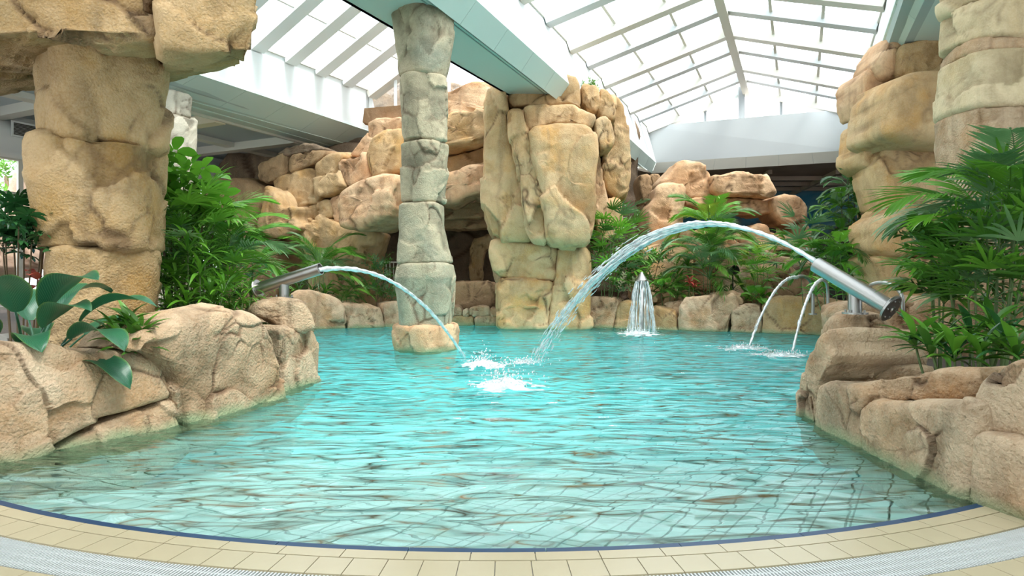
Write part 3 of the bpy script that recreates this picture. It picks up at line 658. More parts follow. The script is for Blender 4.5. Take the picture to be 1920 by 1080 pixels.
# slim stacked column in the water
cc = empty('rock_column', P(797, 640, 12), 'slim grey-green stacked rock column standing in the pool', 'rock column')
Dc = [([(27, 732, 851), (60, 737, 851), (110, 747, 846), (148, 748, 838)], -.06), ([(146, 746, 836), (200, 750, 838), (268, 754, 840)], -.02), ([(270, 751, 840), (320, 750, 841), (382, 753, 834)], .0),
      ([(383, 749, 833), (430, 750, 835), (495, 748, 849)], .02), ([(494, 748, 849), (520, 744, 854), (560, 747, 850), (612, 752, 844)], .0)]
for i, (r, tl_) in enumerate(Dc): drum('stone_block', r, 12, M['cream'], cc, 61+i*7, feat=.6, amp=.095, tilt0=tl_, tilt1=tl_*.5, nt=120)
drum('base_stone', [(606, 738, 858), (625, 737, 860), (643, 737, 860), (690, 745, 850)], 12, M['peach'], cc, 99, feat=.35, amp=.12, depth=1.0, rnd=.08)
# pale column far left under the fascia
pc = empty('rock_column', P(325, 480, 17), 'pale whitewashed rock column behind the large-leaved plants at the left', 'rock column')
for i, r in enumerate([[(178, 300, 360), (222, 298, 358)], [(220, 296, 361), (291, 294, 360)], [(292, 290, 358), (390, 286, 366)], [(388, 280, 372), (470, 284, 376)], [(470, 290, 370), (610, 290, 370)]]):
    drum('stone_block', r, 17, M['pale'], pc, 120+i, feat=.8, amp=.08, nt=60)
# right-hand column
rc_ = empty('rock_column', P(1855, 640, 8.6), 'thick sandy rock column behind the palm at the right edge', 'rock column')
for i, (r, t0, t1) in enumerate([([(-120, 1785, 1960), (-20, 1778, 1955), (28, 1784, 1950)], -.1, 0), ([(28, 1786, 1950), (60, 1784, 1950), (98, 1784, 1950)], -.10, -.10), ([(97, 1784, 1945), (118, 1783, 1945)], -.02, -.1),
                       ([(112, 1784, 1950), (170, 1780, 1955), (222, 1776, 1955)], -.07, 0), ([(222, 1776, 1955), (300, 1780, 1960), (400, 1786, 1955)], 0, -.07), ([(400, 1780, 1960), (640, 1770, 1970), (690, 1770, 1970)], 0, 0)]):
    drum('stone_block', r, 8.6, M['sand' if i in (0, 1, 3) else 'bank'], rc_, 140+i*3, feat=.7, amp=.10, tilt0=t0, tilt1=t1)
# ---- left cliff
cl = thing_at('rock_cliff', 600, 600, 21, 'brown rock cliff of stacked blocks in the back left, rising to the white fascia', 'rock cliff')
PL = (430, 22.5, 760, 19.8)
blocks(cl, 'cliff', PL, [
 ([(500, 310), (540, 296), (556, 288), (558, 328), (528, 345), (518, 350), (502, 340)], dict(mat='brown')),
 ([(558, 296), (600, 288), (629, 284), (630, 297), (605, 313), (575, 324), (558, 329)], dict(mat='brown')),
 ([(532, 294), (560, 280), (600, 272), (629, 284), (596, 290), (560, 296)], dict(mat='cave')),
 ([(527, 336), (554, 330), (608, 313), (613, 345), (616, 378), (590, 390), (550, 394), (530, 370)], dict()),
 ([(524, 350), (553, 372), (560, 395), (590, 388), (583, 418), (590, 433), (560, 447), (530, 446), (508, 430), (518, 400)], dict(bulge=.8, plane=(430, 22.0, 760, 19.3), mat='cliff')),
 ([(423, 353), (452, 340), (479, 336), (512, 347), (527, 355), (522, 401), (510, 440), (480, 470), (430, 470), (395, 420)], dict(mat='brown', bulge=1.0)),
 ([(440, 440), (485, 450), (535, 452), (540, 510), (532, 570), (520, 620), (430, 620)], dict(mat='brown')),
 ([(609, 313), (630, 298), (658, 289), (668, 300), (660, 320), (668, 345), (677, 358), (640, 372), (615, 378), (611, 345)], dict(bulge=.7)),
 ([(656, 305), (682, 303), (708, 293), (713, 309), (718, 340), (680, 360), (668, 345), (657, 326)], dict(bulge=.7, mat='peach')),
 ([(708, 296), (714, 280), (722, 263), (752, 249), (775, 250), (775, 325), (750, 334), (719, 341), (711, 320)], dict(bulge=.75)),
 ([(698, 226), (750, 226), (775, 222), (775, 258), (721, 265), (700, 264)], dict(mat='peach', bulge=.3)),
 ([(700, 249), (700, 262), (721, 263), (712, 290), (690, 298), (664, 296), (680, 272)], dict(mat='peach', bulge=.3)),
 ([(670, 367), (700, 350), (746, 334), (775, 334), (775, 410), (750, 419), (712, 434), (685, 431), (675, 425), (668, 390)], dict(bulge=1.1, plane=(430, 21.8, 760, 19.0), mat='peach', strata=.3)),
 ([(575, 396), (605, 386), (631, 375), (642, 392), (640, 411), (600, 417), (580, 412)], dict(mat='cliff')),
 ([(631, 374), (668, 364), (669, 399), (662, 420), (645, 423), (640, 400)], dict(mat='peach')),
 ([(585, 413), (640, 410), (672, 428), (712, 436), (709, 455), (703, 480), (697, 500), (696, 520), (640, 500), (598, 480), (586, 440)], dict(bulge=.7)),
 ([(598, 475), (640, 495), (698, 510), (695, 560), (690, 615), (610, 620), (596, 560)], dict(bulge=.6)),
], strata=.15)
MB().prism([P(683, 203, 20.2), P(766, 196, 19.6), P(766, 229, 19.6), P(698, 234, 20.2), P(680, 229, 20.4)], (0, .35, 0)).build('capping_slab', M['peach'], cl)
# ---- arch to the right of the column
ar = thing_at('rock_arch', 880, 600, 21, 'layered peach rock lintel spanning the dark cave between slim column and central tower', 'rock arch')
blocks(ar, 'peach', 20.2, [
 ([(800, 196), (840, 176), (883, 157), (908, 160), (930, 168), (930, 216), (888, 217), (840, 227), (800, 232)], dict(bulge=.4, strata=.4)),
 ([(800, 240), (842, 228), (854, 220), (890, 217), (925, 219), (925, 266), (905, 275), (843, 288), (800, 300)], dict(bulge=.9, mat='cliff')),
 ([(800, 310), (842, 299), (885, 284), (925, 272), (925, 312), (880, 318), (842, 331), (800, 338)], dict(bulge=.3, plane=20.5, mat='cliff')),
 ([(790, 346), (840, 332), (880, 318), (925, 314), (925, 368), (879, 374), (860, 390), (820, 386), (790, 380)], dict(bulge=.9)),
 ([(790, 384), (860, 386), (925, 372), (925, 408), (860, 412), (790, 405)], dict(bulge=.3, plane=21.2, mat='brown')),
 ([(790, 402), (860, 408), (935, 402), (940, 425), (870, 432), (790, 428)], dict(bulge=.3, plane=21.8, mat='brown')),
 ([(882, 450), (925, 440), (922, 462), (906, 475), (905, 535), (882, 535)], dict(bulge=.4, plane=22.6, mat='ochre')),
 ([(838, 532), (880, 528), (935, 530), (935, 580), (838, 580)], dict(bulge=.4, plane=20.0, mat='brown')),
])
# cave shell behind
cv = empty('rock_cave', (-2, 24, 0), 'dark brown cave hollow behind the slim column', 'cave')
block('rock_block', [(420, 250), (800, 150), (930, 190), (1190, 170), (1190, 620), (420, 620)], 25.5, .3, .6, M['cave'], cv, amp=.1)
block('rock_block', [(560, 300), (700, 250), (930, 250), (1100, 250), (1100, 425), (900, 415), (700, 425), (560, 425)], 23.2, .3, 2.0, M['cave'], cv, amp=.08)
# ---- central tower
tw = thing_at('rock_tower', 1020, 610, 17.8, 'tall central rock tower bulging over its base under the white beam end', 'rock tower')
blocks(tw, 'cliff', 17.6, [
 ([(1037, 200), (1150, 200), (1165, 380), (1110, 450), (1090, 560), (1000, 580), (940, 560), (930, 300), (960, 200)], dict(bulge=.1, back=1.2, plane=18.6, mat='brown')),
 ([(909, 178), (946, 167), (950, 205), (951, 235), (956, 270), (968, 310), (976, 350), (981, 390), (993, 440), (993, 455), (925, 450), (911, 405), (906, 360), (909, 300)], dict(bulge=.5, plane=17.3)),
 ([(950, 218), (960, 210), (981, 212), (985, 245), (990, 253), (994, 297), (1003, 328), (1010, 350), (1018, 372), (1023, 407), (1023, 459), (993, 455), (979, 387), (973, 345), (965, 301), (954, 266)], dict(bulge=.7, plane=17.0)),
 ([(991, 251), (1050, 239), (1087, 243), (1104, 253), (1110, 287), (1113, 345), (1116, 397), (1113, 424), (1108, 447), (1088, 465), (1023, 458), (1022, 403), (1010, 355), (1002, 324), (994, 297)], dict(bulge=.9, plane=16.9, amp=.15)),
 ([(983, 212), (994, 208), (1067, 205), (1092, 218), (1112, 226), (1106, 250), (1087, 243), (1050, 240), (992, 252), (987, 250)], dict(bulge=.6, plane=17.2)),
 ([(950, 164), (958, 157), (1006, 153), (1025, 139), (1048, 145), (1081, 158), (1087, 212), (1067, 206), (994, 209), (955, 212)], dict(bulge=.6, plane=17.6)),
 ([(1085, 164), (1119, 172), (1121, 212), (1113, 220), (1090, 214)], dict(bulge=.6, plane=17.9)),
 ([(1120, 174), (1137, 180), (1152, 218), (1146, 238), (1113, 224)], dict(bulge=.6, plane=17.9)),
 ([(1108, 237), (1125, 226), (1142, 239), (1147, 284), (1123, 291), (1111, 276)], dict(bulge=.7, plane=17.5)),
 ([(1140, 189), (1154, 189), (1169, 210), (1175, 266), (1177, 318), (1172, 375), (1150, 382), (1125, 352), (1120, 295), (1146, 282), (1144, 240)], dict(bulge=.6, plane=18.4)),
 ([(1143, 372), (1161, 377), (1164, 424), (1150, 445), (1115, 452), (1113, 400)], dict(bulge=.5, plane=18.3)),
 ([(1110, 283), (1122, 290), (1128, 345), (1142, 400), (1120, 445), (1110, 400)], dict(bulge=.4, plane=18.0, mat='peach')),
 ([(925, 450), (985, 455), (1043, 463), (1041, 512), (1035, 525), (950, 522), (930, 516), (919, 476)], dict(bulge=.5, plane=17.5)),
 ([(931, 520), (985, 522), (1036, 527), (1030, 560), (1024, 630), (932, 630)], dict(bulge=.5, plane=17.4)),
 ([(1044, 463), (1092, 465), (1104, 478), (1107, 532), (1107, 630), (1024, 630), (1034, 535), (1041, 512)], dict(bulge=.6, plane=17.4)),
], dens=1.15)
MB().prism([P(1037, 114, 17.9), P(1081, 150, 17.9), P(1081, 166, 17.9), P(1029, 146, 17.9)], (0, .3, 0)).build('plaster_fillet', M['brown'], tw)
# ---- far right formation
fa = thing_at('rock_formation', 1330, 600, 22, 'peach rock formation with a bridge-like slab, behind the palms at the back right', 'rock formation')
blocks(fa, 'peach', 22, [
 ([(1227, 350), (1250, 327), (1267, 307), (1304, 306), (1319, 315), (1327, 369), (1325, 382), (1279, 376), (1240, 372)], dict(bulge=.6, strata=.3)),
 ([(1225, 355), (1250, 348), (1277, 352), (1275, 384), (1269, 425), (1240, 445), (1202, 442), (1206, 394), (1221, 377)], dict(bulge=.7, plane=21.4, strata=.2)),
 ([(1324, 332), (1342, 334), (1367, 326), (1421, 331), (1430, 350), (1438, 363), (1433, 375), (1400, 373), (1327, 369)], dict(bulge=.8, plane=21.6, strata=.4)),
 ([(1279, 376), (1330, 370), (1431, 378), (1442, 388), (1440, 402), (1410, 405), (1358, 396), (1279, 390)], dict(bulge=.5, plane=21.8, strata=.5)),
 ([(1429, 378), (1450, 370), (1481, 371), (1496, 384), (1498, 416), (1480, 427), (1450, 422), (1437, 405)], dict(bulge=.8, plane=21.7, strata=.2)),
 ([(1470, 420), (1498, 412), (1514, 446), (1525, 480), (1440, 480), (1470, 445)], dict(bulge=.6)),
 ([(1408, 421), (1429, 423), (1435, 440), (1487, 446), (1487, 472), (1400, 476), (1350, 450), (1380, 436)], dict(bulge=.6, plane=21.5)),
 ([(1210, 442), (1290, 430), (1360, 440), (1400, 465), (1420, 540), (1210, 560)], dict(bulge=.6, plane=20.8)),
 ([(1300, 445), (1350, 440), (1350, 470), (1310, 500), (1240, 470)], dict(bulge=.6, plane=20.4)),
 ([(1190, 470), (1240, 455), (1290, 475), (1290, 580), (1180, 580)], dict(bulge=.6, plane=19.8, mat='cliff')),
 ([(1360, 470), (1400, 462), (1450, 480), (1530, 500), (1540, 600), (1340, 600)], dict(bulge=.6, plane=19.8, mat='bank')),
], dens=1.1)
block('boulder', [(1418, 520), (1440, 495), (1465, 492), (1485, 515), (1492, 575), (1418, 580)], 18.2, .6, .8, M['brown']); tag(bpy.context.scene.objects['boulder'], 'rounded red-brown boulder behind the bright green shrub, back right', 'rock')
bp_ = empty('rock_column', P(1212, 500, 24), 'distant shaded rock stub between the central tower and the peach formation', 'rock column')
blocks(bp_, 'brown', 24, [([(1192, 332), (1212, 329), (1222, 350), (1220, 380), (1200, 390)],), ([(1213, 330), (1233, 330), (1235, 352), (1222, 360)],), ([(1198, 385), (1222, 375), (1215, 440), (1205, 600), (1190, 600)],)])
# ---- right cliff
rcl = thing_at('rock_cliff', 1690, 600, 13.8, 'tall ochre rock cliff at the right, overhanging behind the sandy column', 'rock cliff')
blocks(rcl, 'cliff', 13.9, [
 ([(1660, 120), (1800, 100), (1810, 580), (1640, 580), (1630, 420), (1650, 260)], dict(bulge=.1, plane=15.0, mat='brown')),
 ([(1648, 87), (1665, 69), (1680, 67), (1697, 84), (1700, 100), (1680, 130), (1671, 152), (1641, 156), (1626, 126), (1636, 108)], dict(bulge=.4, mat='peach')),
 ([(1671, 93), (1710, 86), (1755, 84), (1750, 120), (1744, 152), (1672, 153)], dict(bulge=.4, plane=13.6, mat='ochre')),
 ([(1757, 84), (1800, 68), (1815, 160), (1790, 156), (1746, 154)], dict(bulge=.3, plane=14.0)),
 ([(1596, 155), (1607, 140), (1639, 127), (1648, 157), (1640, 172), (1624, 190), (1611, 226), (1597, 192)], dict(bulge=.5, plane=14.3, mat='peach')),
 ([(1624, 189), (1639, 166), (1672, 155), (1730, 156), (1815, 160), (1815, 292), (1778, 286), (1688, 281), (1626, 272), (1619, 262)], dict(bulge=1.0, plane=13.3, strata=.3, mat='cliff')),
 ([(1611, 224), (1620, 250), (1634, 278), (1640, 300), (1624, 328), (1598, 311), (1600, 285)], dict(bulge=.4, plane=14.1)),
 ([(1624, 303), (1641, 276), (1688, 282), (1800, 290), (1815, 410), (1665, 388), (1643, 400), (1634, 350)], dict(bulge=.5, plane=13.8, amp=.12)),
 ([(1617, 420), (1648, 399), (1665, 386), (1815, 400), (1815, 480), (1720, 485), (1625, 480)], dict(bulge=.6, plane=13.5)),
 ([(1622, 478), (1720, 483), (1815, 480), (1815, 640), (1648, 640), (1637, 530)], dict(bulge=.5, plane=13.5)),
])
# ---- pool rim boulders: one thing each
def boulder(label, items, plane, mat='bank', group='boulders round the pool rim', **kw):
    ax = sum(p[0] for p in items[0][0])/len(items[0][0]); k0, k1 = (plane[0]-CX)/FPX, (plane[2]-CX)/FPX
    kw.setdefault('front', True)
    if len(items) == 1:
        k = dict(kw); k.update(items[0][1] if len(items[0]) > 1 else {}); mt = k.pop('mat', mat); b, bk = k.pop('bulge', .3), k.pop('back', .6); pl = k.pop('plane', plane)
        o = block('boulder', items[0][0], pl, b, bk, M[mt], None, **k); return tag(o, label, 'rock', group)
    t = (ax-plane[0])/(plane[2]-plane[0]); Y = plane[1]+(plane[3]-plane[1])*t
    e = empty('boulder', ((ax-CX)/FPX*Y, Y+.3, -.2), label, 'rock', group); blocks(e, mat, plane, items, **kw); return e
YW = lambda py: FPX*CH/(py-HY)
pB1 = (0, YW(880), 365, YW(800))
boulder('long low sandy boulder at the bottom left, split by a slanting crack', [
 ([(-170, 650), (0, 657), (133, 653), (187, 663), (284, 667), (329, 680), (344, 718), (350, 745), (290, 768), (200, 800), (130, 838), (60, 890), (0, 960), (-200, 1020)], dict(bulge=.30, back=.75)),
 ([(352, 750), (362, 800), (372, 860), (200, 960), (0, 1010), (60, 895), (130, 842), (200, 805), (290, 772)], dict(bulge=.30, back=.5)),
], pB1, lean=.25, feat=.55, amp=.13, dens=1.2)
pB2 = (350, YW(800), 548, YW(744))
boulder('large rounded tan boulder between the ochre pillar and the pool', [
 ([(271, 662), (293, 631), (329, 613), (383, 593), (430, 586), (477, 595), (513, 609), (532, 635), (537, 680), (548, 735), (548, 790), (372, 850), (356, 760), (344, 710), (325, 683)], dict(bulge=.36, back=.45))],
 pB2, feat=.7, amp=.15, dens=1.5, lean=.05)
pB3 = (500, YW(744)-.1, 604, YW(712))
boulder('cannon boulder at the left, flat-topped block above smaller stones', [
 ([(470, 587), (483, 570), (520, 558), (567, 563), (580, 587), (590, 617), (560, 622), (524, 618), (500, 600)], dict(bulge=.3, back=.7, plane=(470, 7.5, 604, 7.9))),
 ([(524, 612), (560, 618), (592, 616), (601, 640), (604, 673), (603, 740), (540, 800), (534, 690), (530, 640)], dict(bulge=.2, back=.6))],
 pB3, feat=.45, amp=.14, mat='bank')
pH = (545, 16.6, 760, 17.9)
HL = [('green-stained boulder just right of the left water cannon', [(545, 580), (547, 556), (567, 545), (613, 553), (637, 567), (648, 593), (650, 630), (540, 630)]),
      ('pink-brown boulder under the small palms on the far left shore', [(638, 569), (667, 570), (710, 573), (717, 593), (718, 630), (650, 630), (647, 595)]),
      ('ochre boulder touching the left side of the slim column', [(718, 570), (740, 565), (775, 572), (775, 630), (718, 630)])]
for lb, ol in HL: boulder(lb, [(ol,)], pH, mat='bank', bulge=.4, back=.7, lean=.15)
for lb, ol, mt in [('small grey stone against the right side of the slim column', [(843, 574), (858, 572), (868, 580), (867, 592), (843, 592)], 'bank'), ('smallest grey stone of the low wall right of the slim column', [(869, 580), (878, 578), (880, 592), (869, 592)], 'bank'),
                   ('oval grey stone on top of the low wall before the cave', [(879, 577), (900, 572), (918, 574), (920, 592), (880, 592)], 'bank'), ('grey stone wedged against the central tower foot', [(920, 575), (935, 577), (936, 592), (920, 592)], 'bank'),
                   ('wide ochre stone at the waterline right of the slim column', [(843, 591), (888, 590), (890, 600), (890, 625), (843, 625)], 'ochre'), ('wide tan stone at the waterline before the cave', [(891, 590), (936, 591), (936, 625), (891, 625)], 'bank')]:
    boulder(lb, [(ol,)], (840, 18.3, 940, 18.3), mat=mt, bulge=.3, back=.4)
pH2 = (1083, 17.7, 1527, 15.2)
for lb, ol, mt in [('sandy boulder at the foot of the central tower, right side', [(1083, 575), (1103, 557), (1147, 558), (1160, 569), (1153, 600), (1152, 632), (1083, 632)], 'bank'),
                   ('orange boulder behind the mushroom fountain spray, left half', [(1156, 575), (1165, 564), (1213, 569), (1217, 600), (1215, 632), (1154, 632)], 'ochre'),
                   ('orange boulder behind the mushroom fountain spray, right half', [(1217, 572), (1250, 578), (1272, 590), (1273, 632), (1216, 632)], 'ochre'),
                   ('small brown stone between the fountain cone and the palms', [(1215, 545), (1228, 547), (1237, 562), (1234, 568), (1215, 568)], 'brown'),
                   ('small wedge stone topping the orange fountain boulders', [(1243, 568), (1282, 562), (1281, 580), (1272, 590), (1255, 578)], 'bank'),
                   ('largest cream boulder of the far right shore below the tall palms', [(1281, 572), (1290, 560), (1340, 550), (1380, 548), (1395, 560), (1398, 572), (1370, 592), (1369, 640), (1274, 636), (1274, 600)], 'bank'),
                   ('narrow grey boulder beneath the left thin water jet', [(1371, 590), (1372, 577), (1400, 570), (1428, 571), (1428, 640), (1370, 640)], 'bank'),
                   ('broad orange boulder beneath the steel spouts on the far right shore', [(1428, 572), (1445, 562), (1477, 557), (1530, 560), (1575, 566), (1590, 580), (1560, 650), (1428, 642)], 'ochre')]:
    boulder(lb, [(ol,)], pH2 if 'small' not in lb else (1083, 18.1, 1527, 15.8), mat=mt, bulge=.4, back=.7, lean=.15)
for lb, ol in [('flat tan boulder behind the right water cannon', [(1545, 585), (1560, 570), (1600, 562), (1655, 568), (1700, 560), (1720, 580), (1750, 600), (1700, 640), (1560, 640)]),
               ('tan boulder under the curved steel handrail', [(1690, 575), (1712, 556), (1740, 555), (1765, 580), (1790, 640), (1690, 640)])]:
    boulder(lb, [(ol,)], (1500, 10.8, 1800, 10.2), mat='bank', bulge=.5, back=.6)
# right bank, near
rk = (1530, 7.35, 1700, 6.9)
boulder('cannon boulder at the right with a slanting top crack', [([(1541, 610), (1563, 590), (1613, 588), (1653, 593), (1673, 617), (1700, 655), (1690, 675), (1567, 668), (1537, 655)], dict(bulge=.4, back=.8))], rk, feat=.5, amp=.15, dens=1.4, p_exp=8, rnd=1, strata=.2)
boulder('tall narrow flank boulder at the right, nearest the open pool', [([(1530, 625), (1545, 615), (1550, 650), (1560, 668), (1535, 720), (1528, 800), (1540, 860), (1490, 840), (1495, 720), (1508, 670)], dict(bulge=.3, back=.7))], (1497, YW(790)+.25, 1560, YW(815)+.25), feat=.42, amp=.15, grow=.985, p_exp=9, rnd=1, strata=.25)
boulder('thin flat ledge stone just below the right cannon boulder', [([(1567, 664), (1609, 653), (1689, 658), (1716, 680), (1700, 690), (1600, 690), (1570, 676)], dict(bulge=.4, back=.7))], (1540, 6.35, 1740, 6.1), feat=.5, amp=.12, strata=.3)
boulder('second ledge stone with a jagged lip, right bank', [([(1538, 680), (1570, 668), (1640, 672), (1738, 684), (1751, 698), (1700, 712), (1653, 710), (1564, 730), (1538, 716)], dict(bulge=.4, back=.7))], (1520, 5.95, 1760, 5.65), feat=.42, amp=.15, grow=.985, p_exp=9, rnd=1, strata=.35)
boulder('brown body boulder of the right bank, left of the widest one', [([(1529, 722), (1560, 716), (1604, 722), (1613, 745), (1612, 850), (1610, 900), (1518, 860), (1524, 790)], dict(bulge=.28, back=.8))], (1522, YW(796), 1607, YW(840)), feat=.42, amp=.15, grow=.985, p_exp=9, rnd=1, strata=.25)
boulder('broad cracked ledge stone crowning the widest right bank boulder', [([(1606, 730), (1653, 707), (1787, 693), (1850, 696), (1838, 729), (1822, 752), (1716, 755), (1618, 756)], dict(bulge=.28, back=.9))], (1607, 5.15, 1822, 4.25), feat=.4, amp=.14, grow=.985, p_exp=9, rnd=1, strata=.355)
boulder('widest sandy boulder of the right bank, streaked brown at the waterline', [([(1607, 750), (1700, 752), (1824, 746), (1822, 800), (1810, 900), (1800, 1010), (1605, 920), (1603, 830)], dict(bulge=.28, back=.7))], (1607, YW(840), 1791, YW(933)), feat=.45, amp=.15, grow=.985, p_exp=9, rnd=1, strata=.25, dens=1.4)
boulder('smooth upper boulder at the right picture edge beside the leafy shrub', [([(1822, 760), (1830, 729), (1856, 690), (1884, 671), (1925, 664), (2060, 650), (2060, 830), (1925, 835), (1898, 822), (1820, 812)], dict(bulge=.28, back=.8))], (1815, 3.85, 1920, 3.5), feat=.42, amp=.15, grow=.985, p_exp=9, rnd=1, strata=.25, dens=1.3)
boulder('lower boulder at the right picture edge standing on the tiled rim', [([(1818, 812), (1898, 822), (1925, 836), (2060, 830), (2080, 1080), (1925, 1000), (1836, 965), (1792, 945), (1805, 870)], dict(bulge=.25, back=.7))], (1793, YW(938), 1925, YW(985)), feat=.42, amp=.15, grow=.985, p_exp=9, rnd=1, strata=.25, dens=1.3)

# shore stones on the flanks that only a step to the side would show
for i, (x, y, sx, sy, h_) in enumerate([(-3.95, 9.9, .5, .9, .55), (-4.5, 11.7, .55, 1.0, .5), (-5.1, 13.5, .55, 1.0, .55), (-5.6, 15.3, .6, 1.0, .5), (5.1, 8.9, .5, .8, .5), (6.0, 10.5, .6, .9, .5), (7.0, 12.0, .6, .9, .45), (7.9, 13.4, .6, .8, .5), (3.75, 5.2, .35, .5, .3)]):
    c8 = [(x+a*sx, y+b*sy, z) for z in (-.9, h_) for a, b in ((-1, -1), (1, -1), (1, 1), (-1, 1))]
    o = hexrock('boulder', c8, M['bank'], None, n=22, rnd=.4, feat=.6, amp=.15, seed=300+i)
    tag(o, ['tan boulder hidden behind the left cannon boulder, nearest of the flank row', 'second tan flank boulder behind the left cannon boulder', 'third tan flank boulder behind the left cannon boulder', 'farthest tan flank boulder behind the left cannon boulder', 'tan boulder just behind the right cannon boulder at the waterline', 'second tan flank boulder behind the right cannon boulder', 'third tan flank boulder behind the right cannon boulder', 'farthest tan flank boulder behind the right cannon boulder', 'small buried boulder between the right bank ledges and the glossy plant'][i], 'rock', 'boulders round the pool rim')
# ------------------------------------------------------------------ plants
def leaf_mat(name, c, c2, trans=.25, rough=.38, stripe=None, edge=None):
    m, nt = new_mat(name); N = nt.nodes; L = nt.links
    out = N.new('ShaderNodeOutputMaterial'); b = N.new('ShaderNodeBsdfPrincipled'); t = N.new('ShaderNodeBsdfTranslucent'); mx = N.new('ShaderNodeMixShader'); mx.inputs[0].default_value = trans
    oi = N.new('ShaderNodeObjectInfo'); geo = N.new('ShaderNodeNewGeometry'); n = N.new('ShaderNodeTexNoise'); n.inputs['Scale'].default_value = 2.2; L.new(geo.outputs['Position'], n.inputs[0])
    a = N.new('ShaderNodeMath'); a.operation = 'MULTIPLY_ADD'; L.new(oi.outputs['Random'], a.inputs[0]); a.inputs[1].default_value = .7
    s = N.new('ShaderNodeMath'); s.operation = 'MULTIPLY_ADD'; L.new(n.outputs[0], s.inputs[0]); s.inputs[1].default_value = 1.2; s.inputs[2].default_value = -.45; L.new(s.outputs[0], a.inputs[2]); a.use_clamp = True
    cm = N.new('ShaderNodeMix'); cm.data_type = 'RGBA'; L.new(a.outputs[0], cm.inputs[0]); cm.inputs[6].default_value = (*c, 1); cm.inputs[7].default_value = (*c2, 1); src = cm.outputs[2]
    if stripe:
        uv = N.new('ShaderNodeUVMap'); uv.uv_map = 'uv'; sp = N.new('ShaderNodeSeparateXYZ'); L.new(uv.outputs[0], sp.inputs[0])
        ab = N.new('ShaderNodeMath'); ab.operation = 'ABSOLUTE'; L.new(sp.outputs['Y'], ab.inputs[0])
        q1 = N.new('ShaderNodeMath'); q1.operation = 'MULTIPLY_ADD'; L.new(ab.outputs[0], q1.inputs[0]); q1.inputs[1].default_value = -.30; L.new(sp.outputs['X'], q1.inputs[2])
        q2 = N.new('ShaderNodeMath'); q2.operation = 'MULTIPLY'; L.new(q1.outputs[0], q2.inputs[0]); q2.inputs[1].default_value = 26*6.283
        q3 = N.new('ShaderNodeMath'); q3.operation = 'SINE'; L.new(q2.outputs[0], q3.inputs[0])
        q4 = N.new('ShaderNodeMapRange'); L.new(q3.outputs[0], q4.inputs[0]); q4.inputs['From Min'].default_value = .7; q4.inputs['From Max'].default_value = 1; q4.inputs['To Max'].default_value = .7
        sm = N.new('ShaderNodeMix'); sm.data_type = 'RGBA'; L.new(q4.outputs[0], sm.inputs[0]); L.new(src, sm.inputs[6]); sm.inputs[7].default_value = (*stripe, 1); src = sm.outputs[2]
        if edge:
            e4 = N.new('ShaderNodeMapRange'); L.new(ab.outputs[0], e4.inputs[0]); e4.inputs['From Min'].default_value = .86; e4.inputs['From Max'].default_value = .98
            em = N.new('ShaderNodeMix'); em.data_type = 'RGBA'; L.new(e4.outputs[0], em.inputs[0]); L.new(src, em.inputs[6]); em.inputs[7].default_value = (*edge, 1); src = em.outputs[2]
    L.new(src, b.inputs['Base Color']); L.new(src, t.inputs[0]); b.inputs['Roughness'].default_value = rough; b.inputs['Specular IOR Level'].default_value = .5
    L.new(b.outputs[0], mx.inputs[1]); L.new(t.outputs[0], mx.inputs[2]); L.new(mx.outputs[0], out.inputs[0])
    return m
G_ = {'deep': leaf_mat('leaf_deep_green', (.03, .10, .012), (.09, .24, .03)), 'mid': leaf_mat('leaf_mid_green', (.06, .20, .02), (.17, .40, .04)),
      'bright': leaf_mat('leaf_bright_green', (.09, .30, .02), (.22, .50, .05), .35), 'blue': leaf_mat('leaf_blue_green', (.06, .17, .06), (.19, .33, .14)),
      'glossy': leaf_mat('leaf_glossy_dark', (.015, .07, .02), (.05, .17, .05), .1, .25), 'cala': leaf_mat('leaf_ribbed', (.012, .085, .045), (.03, .15, .07), .15, .35, (.10, .26, .13), (.10, .22, .06)),
      'vari': leaf_mat('leaf_cream_striped', (.55, .50, .28), (.75, .62, .40), .2, .4), 'red': leaf_mat('leaf_red', (.35, .03, .03), (.55, .12, .08), .2, .4), 'yellow': leaf_mat('leaf_yellow_green', (.25, .40, .04), (.45, .50, .08), .35)}
M['stem'] = plain('green_stem', (.09, .14, .04), .6, var=.3, bscale=20); M['trunk'] = plain('brown_stem', (.12, .08, .04), .8, var=.3, bscale=20)
def blade(V, Fc, U, base, d, up, Lg, W, bend, n=5, fold=.25, prof=None, twist=0.):
    """one leaf blade: n segments, folded along its midrib, bending away from up"""
    d = Vector(d).normalized(); up = Vector(up); sd = d.cross(up).normalized(); up = sd.cross(d).normalized(); p = Vector(base); k = len(V)
    for i in range(n+1):
        t = i/n; w_ = W*(prof(t) if prof else (math.sin(PI*min(1, t*.93+.07))**.75))
        a = sd*w_/2; h_ = up*(fold*w_*.5)
        V += [p-a+h_, p.copy(), p+a+h_]; U += [(t, -1), (t, 0), (t, 1)]
        p = p+d*(Lg/n); r = Matrix.Rotation(-bend/n, 3, sd); d = r @ d; up = r @ up
    for i in range(n):
        q0 = k+i*3; Fc += [(q0, q0+3, q0+4, q0+1), (q0+1, q0+4, q0+5, q0+2)]
def leafmesh(name, V, Fc, U=None):
    me = mesh(name, V, Fc, True)
    if U is not None:
        uv = me.uv_layers.new(name='uv'); li = np.empty(len(me.loops), dtype=np.int32); me.loops.foreach_get('vertex_index', li); arr = np.array(U+[(0, 0)]*(len(me.vertices)-len(U)))[li]; uv.data.foreach_set('uv', arr.ravel())
    return me
def rachis(V, Fc, U, pts, r0, r1, n=5):
    m = MB(); m.tube(pts, [r0+(r1-r0)*i/(len(pts)-1) for i in range(len(pts))], n); k = len(V); V += [Vector(p) for p in m.v]; U += [(0, 0)]*len(m.v); Fc += [tuple(i+k for i in f) for f in m.f]
